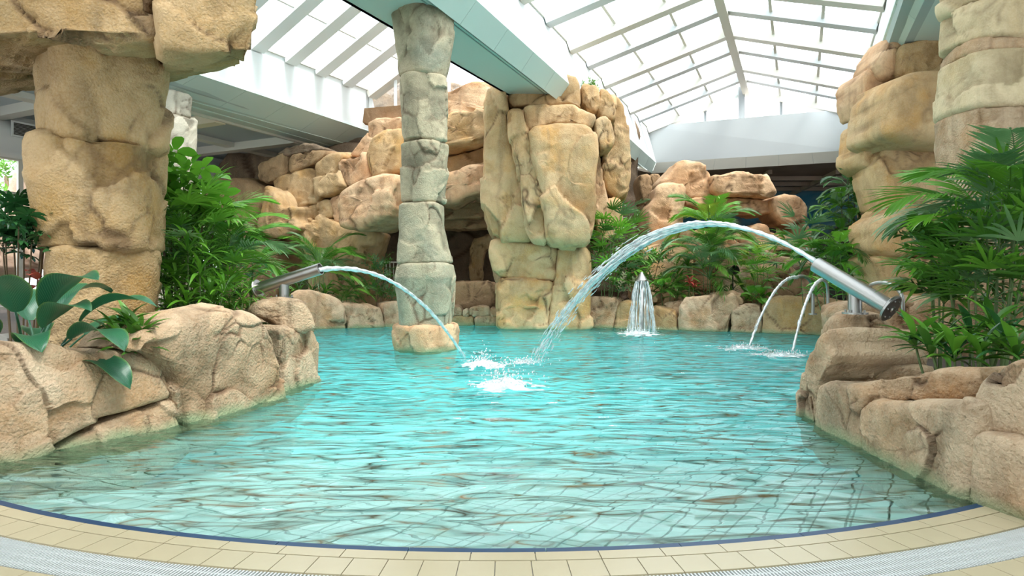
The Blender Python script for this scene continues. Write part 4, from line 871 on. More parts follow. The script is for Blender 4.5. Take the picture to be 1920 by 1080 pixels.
def arcpts(Lg, droop, n=14, rise=0.):
    pts = []; a = rise; p = Vector((0, 0, 0))
    for i in range(n+1): pts.append(p.copy()); p = p+Vector((math.cos(a), 0, math.sin(a)))*(Lg/n); a -= droop/n*(.5+1.*i/n)
    return pts
def frond(seed, Lg=1., nl=26, ll=.34, lw=.022, droop=1.5, start=.25, hang=.5):
    rg = random.Random(seed); V, Fc, U = [], [], []; pts = arcpts(Lg, droop, 16)
    rachis(V, Fc, U, pts, .010*Lg+.002, .002)
    for i in range(nl):
        t = start+(1-start)*(i+.5)/nl; f = t*16; k = min(15, int(f)); p = pts[k].lerp(pts[k+1], f-k); d = (pts[k+1]-pts[k]).normalized()
        s = math.sin(PI*(.12+.83*(t-start)/(1-start)))**.6
        for sgn in (-1, 1):
            dd = d*(.55+.5*t)+Vector((0, sgn*(1.0-.35*t), 0))+Vector((0, 0, .25*(1-t)+rg.uniform(-.08, .08)))
            blade(V, Fc, U, p, dd, (0, 0, 1), ll*s*rg.uniform(.85, 1.1), lw*rg.uniform(.85, 1.2), hang*rg.uniform(.6, 1.5), 4, .3)
    blade(V, Fc, U, pts[-1], pts[-1]-pts[-2], (0, 0, 1), ll*.5, lw, .4, 3)
    return leafmesh('frond', V, Fc, U)
def fan(seed, Lp=.5, nb=9, bl=.33, bw=.028, spread=2.4):
    rg = random.Random(seed); V, Fc, U = [], [], []; pts = arcpts(Lp, .5, 8); rachis(V, Fc, U, pts, .005, .003)
    for i in range(nb):
        a = -spread/2+spread*i/(nb-1)+rg.uniform(-.06, .06); c = math.cos(a)
        blade(V, Fc, U, pts[-1], (c*.9, math.sin(a), -.12), (0, 0, 1), bl*(.8+.2*c)*rg.uniform(.85, 1.1), bw, rg.uniform(.3, 1.0), 5, .25, lambda t: min(1, .35+t*2.2)*(1 if t < .7 else max(.12, 1-(t-.7)*3)))
    return leafmesh('fan_leaf', V, Fc, U)
def strap(seed, Lg=.45, W=.05, bend=1.2):
    rg = random.Random(seed); V, Fc, U = [], [], []
    blade(V, Fc, U, (0, 0, 0), (1, 0, .1), (0, 0, 1), Lg, W, bend*rg.uniform(.7, 1.3), 8, .35, lambda t: (.35+1.3*t if t < .5 else 1)*(1 if t < .5 else max(.03, 1-((t-.5)/.5)**1.7)))
    return leafmesh('leaf', V, Fc, U)
def broad(seed, Lp=.3, Lg=.42, W=.2, bend=.9):
    rg = random.Random(seed); V, Fc, U = [], [], []; pts = arcpts(Lp, .4, 8); rachis(V, Fc, U, pts, .009, .006)
    k = len(V); d = (pts[-1]-pts[-2]).normalized(); nL, nW = 14, 6; p = pts[-1].copy(); a = math.atan2(d.z, d.x)
    for i in range(nL+1):
        t = i/nL; w_ = W*.5*math.sin(PI*min(1, (t*.97+.03))**.85)**.7 if i < nL else .004
        for j in range(-nW//2, nW//2+1):
            s = j/(nW/2); wv = .012*math.sin(t*9+seed+2*s)*abs(s)
            V.append(p+Vector((-math.sin(a)*(abs(s)*w_*.28+wv), s*w_, math.cos(a)*(abs(s)*w_*.28+wv)))); U.append((t, s))
        p = p+Vector((math.cos(a), 0, math.sin(a)))*(Lg/nL); a -= bend/nL
    for i in range(nL):
        for j in range(nW): q0 = k+i*(nW+1)+j; Fc.append((q0, q0+nW+1, q0+nW+2, q0+1))
    return leafmesh('leaf', V, Fc, U)
def umbel(seed, Lp=.22, nf=8, Lg=.15, W=.055):
    rg = random.Random(seed); V, Fc, U = [], [], []; pts = arcpts(Lp, .3, 5); rachis(V, Fc, U, pts, .004, .003)
    for i in range(nf):
        a = 2*PI*i/nf+rg.uniform(-.15, .15); blade(V, Fc, U, pts[-1]+Vector((math.cos(a), math.sin(a), 0))*.02, (math.cos(a), math.sin(a), .05), (0, 0, 1), Lg*rg.uniform(.85, 1.15), W, rg.uniform(.5, 1.1), 4, .25)
    return leafmesh('leaf', V, Fc, U)
def sprig(seed, n=16, Lg=.5, ll=.10, lw=.035):
    """a leafy twig with alternate small leaves"""
    rg = random.Random(seed); V, Fc, U = [], [], []; pts = arcpts(Lg, .7, 10); rachis(V, Fc, U, pts, .006, .002)
    for i in range(n):
        t = .15+.85*i/n; f = t*10; k = min(9, int(f)); p = pts[k].lerp(pts[k+1], f-k); a = i*2.4
        blade(V, Fc, U, p, (.6, math.cos(a), math.sin(a)*.6+.2), (0, 0, 1), ll*rg.uniform(.8, 1.2), lw, rg.uniform(.3, .9), 4, .2)
    return leafmesh('leafy_twig', V, Fc, U)
LIB = {}
def lib(kind, mat, **k):
    key = (kind, mat, tuple(sorted(k.items())))
    if key not in LIB:
        fn = dict(frond=frond, fan=fan, strap=strap, broad=broad, umbel=umbel, sprig=sprig)[kind]; LIB[key] = []
        for s in range(4): me = fn(s*13+5, **k); me.materials.append(G_[mat]); LIB[key].append(me)
    return LIB[key]
PART = dict(frond='frond', fan='fan_leaf', strap='leaf', broad='leaf', umbel='leaf', sprig='leafy_twig')
def put(kind, mat, parent, loc, az, el, s, rg, roll=.3, **k):
    me = rg.choice(lib(kind, mat, **k)); o = bpy.data.objects.new(PART[kind], me); col.objects.link(o); o.parent = parent; o.location = loc; o.scale = (s, s, s)
    o.rotation_euler = (Matrix.Rotation(az, 3, 'Z') @ Matrix.Rotation(-el, 3, 'Y') @ Matrix.Rotation(rg.uniform(-roll, roll), 3, 'X')).to_euler(); return o
def stem(parent, a, b, r, mat='stem', bend=.06):
    a, b = Vector(a), Vector(b); mid = (a+b)/2+Vector((bend, 0, 0)); pts = [a.lerp(mid, t/4).lerp(mid.lerp(b, t/4), t/4) for t in range(5)]
    m = MB().tube(pts, [r, r*.95, r*.85, r*.8, r*.7], 7); V = np.array(m.v); me = mesh('stem', V, m.f, True); return link('stem', me, M[mat], parent)
def base_at(px, Y, z=.30): return Vector(((px-CX)/FPX*Y, Y, z))
def plant(name, label, px, Y, heads, kind, mat, n, s, el=(0.1, 1.35), cat='plant', z=.30, seed=1, r=.012, spread=.25, smat='stem', azr=(0, 2*PI), mats=None, nstem=True, **k):
    """heads: list of (px, py, dY) growing points; every leaf or frond is a part of its own"""
    b = base_at(px, Y, z); root = empty(name, b, label, cat); rg = random.Random(seed*101+7)
    for hx, hy, dY in heads:
        h = P(hx, hy, Y+dY)-b
        if nstem and h.z > .08: stem(root, (h.x*.35, h.y*.4, -.15), h, r, smat, rg.uniform(-.05, .05))
        for i in range(n):
            az = azr[0]+(azr[1]-azr[0])*((i*.381966*1.0) % 1)+rg.uniform(-.2, .2); e = el[0]+(el[1]-el[0])*((i+.5)/n)**1.0+rg.uniform(-.1, .1)
            off = Vector((0, 0, rg.uniform(-.5, .1)*spread*.5)); mt = rg.choice(mats) if mats else mat
            put(kind, mt, root, h+off, az, e, s*rg.uniform(.8, 1.15), rg, **k)
    return root
FR = dict(nl=22, ll=.38, lw=.019)
# left of the ochre pillar
plant('ribbed_leaf_plant', 'low plant with large ribbed dark leaves in front of the ochre pillar', 68, 5.35, [(68, 650, 0), (60, 655, .05), (78, 655, -.05)], 'broad', 'cala', 0, 1, seed=2)
rb = [o for o in sc.objects if o.name == 'ribbed_leaf_plant'][0]; rg = random.Random(4)
for (az, el_, s, lp) in [(-.35, 1.25, 1.05, 1), (3.5, 1.15, 1.2, 1), (2.7, 1.35, 1.1, 1), (-1.7, 1.15, 1.0, 1), (-.9, .95, .95, 1), (-.15, .85, 1.15, 1), (.4, 1.2, 1.15, 1), (1.6, 1.3, 1.2, 1), (-.3, .55, 1.0, 1), (2.2, .9, 1, 1), (-2.3, 1.2, 1.1, 1), (.9, 1.0, 1.0, 1), (-1.2, 1.3, 1.3, 1), (3.0, .8, 1.0, 1), (-.6, 1.4, 1.25, 1)]:
    put('broad', 'cala', rb, Vector((rg.uniform(-.12, .12), rg.uniform(-.05, .05), .12)), az, el_, s*1.25, rg, Lp=.42, Lg=.46, W=.20, bend=1.5)
plant('leafy_shrub', 'small dark green leafy tuft at the right foot of the ochre pillar', 238, 5.6, [(215, 625, 0), (240, 610, .1), (262, 628, 0), (228, 645, -.1), (255, 650, -.1)], 'strap', 'mid', 18, .80, seed=3, Lg=.36, W=.075, bend=1.0, mats=['mid', 'deep'])
plant('umbrella_tree', 'dark glossy umbrella tree with whorled leaves before the garden window', 40, 6.6, [(10, 400, 0), (45, 410, .1), (80, 425, 0), (25, 440, .1), (60, 450, -.1), (90, 400, .2), (5, 455, 0), (35, 425, -.2), (78, 450, .1)], 'umbel', 'glossy', 9, 1.0, el=(-.3, 1.2), seed=5, r=.01, smat='trunk')
plant('ribbed_leaf_plant', 'orange-leaved plant behind the ribbed plant, close to the ochre pillar', 75, 6.7, [(72, 530, 0), (82, 545, 0)], 'broad', 'red', 3, .5, el=(.2, 1), seed=6)
# right of the ochre pillar
plant('kentia_palm', 'arching green palm between the ochre pillar and the left water cannon', 400, 8.6, [(410, 470, 0), (385, 440, .3), (425, 500, -.2)], 'frond', 'mid', 11, .95, el=(.15, 1.35), seed=8, cat='palm', mats=['mid', 'mid', 'bright', 'blue'], **FR)
plant('lady_palm', 'dense lady palm with narrow finger leaves right beside the ochre pillar', 335, 8.0, [(315, 430, 0), (345, 415, .1), (330, 480, -.1), (300, 480, .1), (370, 470, 0), (360, 520, .0), (310, 530, 0), (395, 540, .1)], 'fan', 'deep', 9, 1.1, seed=9, cat='palm', mats=['deep', 'mid', 'blue', 'mid'])
plant('broad_leaf_tree', 'bright green broad-leaved young tree high above the left palms', 330, 8.4, [(318, 310, 0), (345, 330, .1), (300, 350, 0), (365, 345, -.1), (330, 370, 0), (385, 385, -.1), (305, 390, .1), (350, 400, 0), (405, 400, .05)], 'umbel', 'bright', 6, 1.25, el=(-.2, 1.0), seed=10, mats=['bright', 'mid', 'bright'], smat='trunk', Lp=.2, nf=5, Lg=.17, W=.10)
plant('dracaena', 'bushy strap-leaved dracaena in front of the lady palm', 370, 7.5, [(352, 470, 0), (330, 530, .1), (375, 510, 0), (395, 560, .0), (350, 570, -.1), (320, 575, 0), (420, 545, .1), (385, 480, .2)], 'strap', 'mid', 16, 1.0, el=(0, 1.35), seed=11, mats=['mid', 'mid', 'bright', 'deep'], W=.045, Lg=.42, bend=1.3)
plant('dracaena', 'low strap-leaved clump tucked behind the large rounded tan boulder', 440, 7.7, [(400, 585, 0), (430, 575, .1), (455, 565, 0), (470, 545, .2), (370, 585, 0), (345, 595, -.1)], 'strap', 'deep', 14, .8, el=(0, 1.3), seed=12, mats=['mid', 'deep', 'bright'], W=.035, Lg=.40, bend=1.4)
plant('variegated_shrub', 'cream and green striped shrub left of the left water cannon', 445, 8.3, [(440, 520, 0), (452, 540, 0), (430, 550, 0)], 'strap', 'vari', 9, .62, el=(0, 1.3), seed=13, W=.05)
plant('torch_flower', 'orange flower spike above the left water cannon plants', 474, 8.6, [(474, 508, 0)], 'strap', 'red', 7, .25, el=(.6, 1.5), seed=14, W=.10, Lg=.35)
plant('lady_palm', 'low lady palm seedlings filling the bed behind the large rounded boulder', 380, 8.2, [(320, 565, 0), (345, 585, 0), (365, 560, .2), (405, 550, 0), (425, 590, 0), (450, 520, .3), (300, 590, 0), (385, 600, -.2)], 'fan', 'mid', 11, .95, el=(-.1, 1.3), seed=61, cat='palm', mats=['mid', 'deep', 'bright'])
plant('leafy_shrub', 'dense leafy shrub deep in the left bed before the pale column', 345, 9.4, [(310, 450, 0), (340, 470, 0), (370, 440, 0), (400, 470, 0), (320, 510, 0), (360, 520, 0), (400, 530, 0), (440, 560, 0), (440, 500, 0)], 'sprig', 'deep', 10, 1.3, seed=62, mats=['deep', 'mid', 'bright'], smat='trunk')
# far left shore
plant('areca_palm', 'areca palm with feathery fronds before the far left cave mouth', 600, 18.8, [(598, 500, 0), (606, 510, .2), (590, 515, -.2)], 'frond', 'mid', 10, 1.55, el=(.1, 1.35), seed=16, cat='palm', mats=['mid', 'blue', 'deep'], nl=34, ll=.33, lw=.012)
plant('areca_palm', 'smaller palm clump right of the far left areca palm', 655, 18.6, [(650, 555, 0), (668, 550, 0), (640, 560, 0)], 'frond', 'deep', 10, .8, el=(.1, 1.35), seed=17, cat='palm', mats=['deep', 'mid'], nl=26, ll=.32, lw=.014)
plant('fern_clump', 'dark low fern carpet behind the green-stained far boulder', 570, 18.3, [(560, 545, 0), (585, 550, 0), (610, 552, 0), (545, 530, .3)], 'strap', 'deep', 18, 1.2, seed=18, W=.05, mats=['deep', 'mid', 'blue'])
plant('leafy_shrub', 'upright blue-green leafy shrub beside the cave railing', 712, 18.8, [(705, 505, 0), (715, 500, 0), (722, 525, 0), (703, 540, 0), (716, 555, 0), (735, 558, 0), (750, 562, 0)], 'sprig', 'blue', 9, 1.0, seed=19, smat='trunk', mats=['blue', 'deep'])
# back right shore
plant('lady_palm', 'tall lady palm against the right side of the central tower', 1140, 17.7, [(1130, 440, 0), (1150, 450, 0), (1120, 480, 0), (1145, 490, -.2), (1170, 470, 0), (1125, 525, 0), (1150, 530, -.2)], 'fan', 'mid', 12, 1.55, seed=21, cat='palm', mats=['mid', 'deep', 'blue', 'bright'])
plant('leafy_shrub', 'wide dusty green shrub behind the mushroom fountain', 1195, 17.9, [(1165, 500, 0), (1190, 490, 0), (1215, 500, 0), (1180, 530, -.1), (1205, 530, -.2), (1235, 490, .1), (1160, 545, -.2)], 'sprig', 'blue', 12, 1.2, seed=22, mats=['blue', 'mid', 'vari', 'deep'], smat='trunk')
plant('fern_clump', 'round fern mound just right of the mushroom fountain', 1250, 17.4, [(1240, 545, 0), (1258, 535, 0), (1270, 555, 0)], 'frond', 'mid', 12, .75, seed=23, mats=['mid', 'deep'], nl=34, ll=.25, lw=.018)
plant('areca_palm', 'tallest feathery palm in the middle of the back right shore', 1326, 17.6, [(1325, 470, 0), (1335, 480, .1), (1318, 500, -.1), (1330, 520, 0)], 'frond', 'mid', 11, 1.35, el=(.05, 1.4), seed=24, cat='palm', mats=['mid', 'blue', 'mid', 'deep'], nl=36, ll=.33, lw=.012)
plant('areca_palm', 'yellow-green palm crown behind the tallest feathery palm', 1345, 19.3, [(1340, 425, 0), (1330, 430, 0)], 'frond', 'bright', 10, 1.5, el=(.1, 1.4), seed=25, cat='palm', mats=['bright', 'mid', 'yellow', 'blue'], nl=34, ll=.34, lw=.014)
plant('leafy_shrub', 'dark undergrowth at the feet of the tallest feathery palm', 1290, 17.9, [(1275, 530, 0), (1300, 545, -.2), (1350, 545, -.2), (1290, 500, .2), (1370, 555, -.1)], 'strap', 'deep', 18, 1.15, seed=26, W=.06, mats=['deep', 'mid'])
plant('croton', 'red-leaved croton among the back right palms', 1295, 17.0, [(1293, 530, 0), (1300, 536, 0)], 'strap', 'red', 14, .62, seed=27, W=.09)
plant('fishtail_shrub', 'bright yellow-green shrub in front of the red-brown boulder', 1425, 16.6, [(1420, 495, 0), (1432, 490, 0), (1415, 520, 0), (1428, 535, -.1), (1440, 510, 0)], 'fan', 'bright', 10, .95, seed=28, mats=['bright', 'mid', 'yellow'])
plant('broad_leaf_shrub', 'low large-leaved green plant at the foot of the yellow-green shrub', 1415, 16.4, [(1410, 560, 0), (1425, 562, 0)], 'broad', 'bright', 9, .95, seed=29, mats=['bright', 'mid'], Lp=.2, Lg=.4, W=.22)
plant('fern_frond', 'single feathery fern between the distant stub and the tower', 1192, 22.3, [(1180, 395, 0)], 'frond', 'blue', 7, 1.0, el=(0, .9), seed=30, nl=16, lw=.04)
plant('leafy_shrub', 'little round shrub growing on top of the central tower', 1105, 18.3, [(1098, 166, 0), (1108, 163, 0), (1116, 168, 0)], 'sprig', 'mid', 9, .62, el=(0, 1.4), seed=31, z=6.75)
plant('broad_leaf_tree', 'tall feathery tree in front of the painted sky, left of the right cliff', 1600, 15.2, [(1590, 350, 0), (1602, 370, .2), (1578, 385, -.1), (1610, 395, 0), (1565, 400, .2), (1595, 420, -.2), (1575, 440, 0), (1610, 440, 0)], 'frond', 'blue', 9, .85, el=(-.1, 1.3), seed=32, cat='tree', smat='trunk', mats=['blue', 'mid', 'deep'], nl=26, ll=.24, lw=.024)
plant('areca_palm', 'dark palm behind the right cannon, below the feathery tree', 1590, 14.2, [(1575, 470, 0), (1600, 490, 0), (1560, 500, .2)], 'frond', 'mid', 10, 1.0, el=(.05, 1.3), seed=33, cat='palm', mats=['mid', 'deep', 'bright'], nl=30, lw=.022)
plant('fan_palm', 'blue-green fan palm left of the right cannon muzzle', 1515, 15.4, [(1520, 460, 0), (1500, 495, 0), (1530, 500, 0)], 'fan', 'blue', 10, 1.5, seed=34, cat='palm', mats=['blue', 'mid'])
plant('leafy_shrub', 'green undergrowth beneath the right cannon barrel', 1560, 13.2, [(1545, 535, 0), (1570, 545, 0), (1590, 520, 0), (1530, 550, .3), (1600, 555, -.2)], 'strap', 'mid', 15, 1.0, seed=35, W=.07, mats=['mid', 'deep', 'bright'])
# near right
NR_ = dict(nl=22, ll=.46, lw=.021, droop=1.3)
kp = plant('kentia_palm', 'large arching palm at the right edge over the leafy shrub', 1870, 5.9, [(1850, 410, 0), (1880, 450, .1), (1900, 390, -.1)], 'frond', 'mid', 9, 1.0, el=(.15, 1.3), seed=41, cat='palm', mats=['mid', 'mid', 'bright', 'blue'], **NR_)
plant('lady_palm', 'dense dark lady palm thicket at the right edge below the big fronds', 1850, 5.7, [(1880, 370, .1), (1905, 430, 0), (1870, 480, .1), (1900, 520, -.1), (1830, 500, .1), (1850, 560, 0), (1900, 590, -.1), (1815, 545, .2), (1780, 530, .3), (1925, 470, 0)], 'fan', 'mid', 10, .95, seed=42, cat='palm', mats=['mid', 'deep', 'deep', 'blue'], Lp=.4, bl=.38, bw=.030)
plant('broad_leaf_shrub', 'heart-leaved climber in front of the right sandy column', 1760, 6.3, [(1745, 460, 0), (1760, 470, 0), (1790, 505, 0), (1745, 545, 0), (1770, 560, 0)], 'sprig', 'deep', 6, .8, seed=43, mats=['deep', 'mid'], ll=.14, lw=.09)
plant('peace_lily', 'glossy broad strap-leaved plant spilling behind the right bank ledges', 1800, 4.85, [(1745, 655, .1), (1790, 665, 0), (1840, 660, -.1), (1880, 640, 0), (1770, 640, .3), (1820, 630, .3), (1715, 640, .3), (1905, 665, -.2), (1860, 610, .2)], 'strap', 'mid', 15, .78, el=(.05, 1.3), seed=44, mats=['mid', 'deep', 'glossy', 'mid'], W=.085, Lg=.42, bend=1.1)
# ------------------------------------------------------------------ water cannons, jets, fountain
def ring_pts(r, n, z=0.): return [(r*math.cos(2*PI*i/n), r*math.sin(2*PI*i/n), z) for i in range(n)]
def lathe(mb, prof, n, a, d):
    """revolve (distance along axis, radius) round the axis from a towards d"""
    a = Vector(a); d = Vector(d).normalized(); e = d.orthogonal().normalized(); f = d.cross(e); k = len(mb.v)
    for s, r in prof: mb.v += [tuple(a+d*s+(e*math.cos(2*PI*i/n)+f*math.sin(2*PI*i/n))*r) for i in range(n)]
    for j in range(len(prof)-1): mb.f += [(k+j*n+i, k+j*n+(i+1) % n, k+(j+1)*n+(i+1) % n, k+(j+1)*n+i) for i in range(n)]
    return mb
def cannon(label, back, muz, post_top, post_z, rad, frad):
    L_ = (muz-back).length; d = (muz-back).normalized(); root = empty('water_cannon', Vector((post_top.x, post_top.y, post_z)), label, 'water cannon', 'steel water cannons')
    m = MB(); lathe(m, [(0, 0), (0, rad), (L_, rad), (L_, rad*.88), (L_*.9, rad*.86), (L_*.9, 0)], 40, back, d); m.build('barrel', M['steel'], root, False)
    for p in sc.objects[-1:]: pass
    m = MB(); lathe(m, [(-.035, 0), (-.035, frad*.35), (-.03, frad*.9), (-.022, frad), (0, frad), (.008, frad*.92), (.01, rad)], 40, back, d); m.build('end_flange', M['steel'], root)
    hub = MB(); lathe(hub, [(-.05, 0), (-.05, frad*.22), (-.03, frad*.25)], 20, back, d); hub.build('hub', M['steel'], root)
    for k in range(6):
        a = k*PI/3; e = d.orthogonal().normalized(); f = d.cross(e); c = back+(e*math.cos(a)+f*math.sin(a))*frad*.7; b = MB(); lathe(b, [(-.042, 0), (-.042, .011), (-.03, .011)], 8, c, d); b.build('bolt', M['steel'], root)
    m = MB(); lathe(m, [(0, rad*.82), (post_top.z-post_z-rad*.2, rad*.82), (post_top.z-post_z+rad*.4, rad*.5)], 32, (post_top.x, post_top.y, post_z), (0, 0, 1)); m.build('post', M['steel'], root)
    m = MB(); lathe(m, [(0, 0), (0, rad*1.5), (.018, rad*1.5), (.018, 0)], 32, (post_top.x, post_top.y, post_z-.004), (0, 0, 1)); m.build('base_plate', M['steel'], root)
    for k in range(4):
        a = k*PI/2+.5; b = MB(); lathe(b, [(0, .012), (.03, .012), (.03, 0)], 8, (post_top.x+math.cos(a)*rad*1.25, post_top.y+math.sin(a)*rad*1.25, post_z+.012), (0, 0, 1)); b.build('bolt', M['steel'], root)
    return root
cL = (P(484, 541, 7.95), P(601, 504, 7.75)); cR = (P(1668, 577, 6.7), P(1530, 496, 7.35))
cannon('steel water cannon on the left boulder, aimed right over the pool', cL[0], cL[1], P(533, 524, 7.87), P(533, 559, 7.87).z, .072, .118)
cannon('steel water cannon on the right boulder, aimed left over the pool', cR[0], cR[1], P(1603, 540, 7.05), P(1603, 588, 7.05).z, .088, .152)
m, nt = new_mat('white_water'); N = nt.nodes; L = nt.links
o_ = N.new('ShaderNodeOutputMaterial'); tr = N.new('ShaderNodeBsdfTransparent'); tr.inputs[0].default_value = (.93, .97, 1, 1); df = N.new('ShaderNodeBsdfDiffuse'); df.inputs[0].default_value = (.9, .95, .97, 1); gl = N.new('ShaderNodeBsdfGlossy'); gl.inputs['Roughness'].default_value = .12
m1 = N.new('ShaderNodeMixShader'); m1.inputs[0].default_value = .55; m2 = N.new('ShaderNodeMixShader'); m2.inputs[0].default_value = .42
L.new(tr.outputs[0], m1.inputs[1]); L.new(df.outputs[0], m1.inputs[2]); L.new(m1.outputs[0], m2.inputs[1]); L.new(gl.outputs[0], m2.inputs[2]); L.new(m2.outputs[0], o_.inputs[0])
tn = N.new('ShaderNodeNewGeometry'); n_ = N.new('ShaderNodeTexNoise'); n_.inputs['Scale'].default_value = 9; L.new(tn.outputs['Position'], n_.inputs[0]); mr = N.new('ShaderNodeMapRange'); mr.inputs['From Min'].default_value = .35; mr.inputs['From Max'].default_value = .65; mr.inputs['To Min'].default_value = .45; mr.inputs['To Max'].default_value = .9; L.new(n_.outputs[0], mr.inputs[0]); L.new(mr.outputs[0], m1.inputs[0])
M['jet'] = m
M['foam'] = M['jet']
def jet(label, S, E, b, r0, r1, seed, strands, drops, brk=.6, group=None, spread=.10):
    """ballistic stream: straight in plan, parabola in height; it frays into strands and drops past brk"""
    rg = random.Random(seed); c = E.z-S.z-b; root = empty('water_jet', Vector((E.x, E.y, 0)), label, 'water jet', 'water jets')
    fp = lambda t: Vector((S.x+(E.x-S.x)*t, S.y+(E.y-S.y)*t, S.z+b*t+c*t*t))
    nrm = Vector((-(E.y-S.y), E.x-S.x, 0)).normalized(); T_ = min(1., brk+.08) if drops else 1.; n = 70; m = MB()
    pts = [fp(T_*i/n)+Vector((0, 0, 1))*.004*math.sin(i*.9+seed)*(i/n) for i in range(n+1)]
    m.tube(pts, [(r0+(r1-r0)*i/n)*(1+.18*math.sin(i*1.7+seed)+.12*math.sin(i*.6)) for i in range(n+1)], 8); m.build('stream', M['jet'], root, True)
    for s in range(strands):
        t0 = rg.uniform(.12, brk*.9); t1 = min(1., t0+rg.uniform(.18, .4)); o1, o2 = rg.uniform(-1, 1), rg.uniform(-1, 1); m = MB(); k = 24; pp = []
        for i in range(k+1):
            t = t0+(t1-t0)*i/k; w_ = spread*max(0, t-.1); pp.append(fp(t)+nrm*o1*w_*.6+Vector((0, 0, o2*w_*.55+.006*math.sin(i*1.3+s))))
        m.tube(pp, [max(.0015, r1*.5*math.sin(PI*(i+.3)/(k+.6))*(1+.4*math.sin(i*1.9+s))) for i in range(k+1)], 6); m.build('strand', M['jet'], root, True)
    if drops:
        m = MB()
        for s in range(drops):
            t = brk*.75+(1-brk*.75)*rg.random()**.8; w_ = spread*(t-.1); p = fp(t)+nrm*rg.gauss(0, .35)*w_+Vector((0, 0, rg.gauss(0, .5)*w_)); d = (fp(min(1, t+.01))-fp(t)).normalized(); l = rg.uniform(.015, .09); r = rg.uniform(.003, .011)
            if p.z < .02: continue
            m.tube([p-d*l, p-d*l*.4, p+d*l*.4, p+d*l], [.0008, r, r, .0008], 5)
        o = m.build('droplets', M['jet'], root, True); o['kind'] = 'stuff'
    return root
jet('clear arching jet from the left cannon, landing beside the slim column', cL[1]+Vector((-.02, 0, -.015)), PZ(872, 672, 0), .44, .030, .021, 3, 9, 60, brk=.95, spread=.05)
jet('broad white arching jet from the right cannon, breaking into drops', cR[1]+Vector((.03, -.03, 0)), PZ(1000, 682, 0), 3.15, .026, .030, 5, 44, 420, brk=.62, spread=.25)
# steel spouts with thin jets on the far right shore
def spout(label, pts, r):
    root = empty('water_spout', pts[0], label, 'spout', 'curved steel spouts'); m = MB().tube(pts, r, 12); m.build('pipe', M['steel'], root, True)
    m = MB(); lathe(m, [(0, 0), (0, r*2.4), (.03, r*2.4), (.03, 0)], 16, pts[0], (0, 0, 1)); m.build('base_plate', M['steel'], root); return root
def curve(cps, n=24):
    out = []
    for i in range(len(cps)-1):
        p0, p1, p2, p3_ = cps[max(0, i-1)], cps[i], cps[i+1], cps[min(len(cps)-1, i+2)]
        for k in range(n//3):
            t = k/(n//3); out.append(.5*((2*p1)+(p2-p0)*t+(2*p0-5*p1+4*p2-p3_)*t*t+(3*p1-p0-3*p2+p3_)*t**3))
    return out+[cps[-1]]
spout('curved steel spout feeding the left thin jet of the far right shore', curve([P(1524, 590, 13.6), P(1524, 552, 13.6), P(1520, 528, 13.6), P(1507, 518, 13.55), P(1493, 520, 13.5)]), .035)
spout('second steel spout half hidden behind the right cannon muzzle', curve([P(1552, 590, 12.7), P(1552, 550, 12.7), P(1549, 530, 12.65), P(1540, 524, 12.6)]), .03)
jet('thin jet falling left from the curved steel spout', P(1494, 520, 13.5), PZ(1404, 652, 0), .12, .034, .02, 8, 3, 12, brk=.95, spread=.06)
jet('thin jet dropping steeply from the half hidden spout', P(1540, 525, 12.6), PZ(1486, 660, 0), -.1, .034, .022, 9, 3, 12, brk=.95, spread=.06)
hr = empty('handrail', P(1692, 580, 10.40), 'bent steel grab rail behind the right cannon flange', 'handrail')
MB().tube(curve([P(1628, 545, 11.00), P(1634, 534, 10.90), P(1656, 530, 10.70), P(1678, 538, 10.50), P(1691, 556, 10.40), P(1693, 590, 10.40)]), .033, 12).build('tube', M['steel'], hr, True)
m = MB(); lathe(m, [(0, 0), (0, .07), (.02, .07), (.02, 0)], 16, P(1693, 590, 10.40)-Vector((0, 0, .02)), (0, 0, 1)); m.build('base_plate', M['steel'], hr)
# mushroom fountain
fz = YW(624); fc = Vector(((1203-CX)/FPX*fz, fz, 0)); ft = empty('mushroom_fountain', fc, 'pointed steel fountain cone shedding a bell of white water', 'fountain')
MB().tube([fc+Vector((0, 0, -.9)), fc+Vector((0, 0, 1.25))], .05, 14).build('pipe', M['steel'], ft, True)
m = MB(); lathe(m, [(0, .03), (.0, .155), (.03, .15), (.12, .09), (.22, .03), (.235, 0)], 28, fc+Vector((0, 0, 1.27)), (0, 0, 1)); m.build('cone_cap', M['steel'], ft)
rg = random.Random(12)
for i in range(64):
    a = rg.uniform(0, 2*PI); k = 16; rr = rg.uniform(.85, 1.0); m = MB(); r1 = rg.uniform(.006, .017)
    pp = [fc+Vector((math.cos(a), math.sin(a), 0))*rr*(.14+.20*t+.03*math.sin(9*t+i)*t)+Vector((0, 0, 1.28-1.28*(.25*t+.75*t*t))) for t in [j/k for j in range(k+1)]]
    m.tube(pp, [max(.002, r1*(.6+.5*math.sin(j*1.3+i))) for j in range(k+1)], 5); m.build('strand', M['jet'], ft, True)
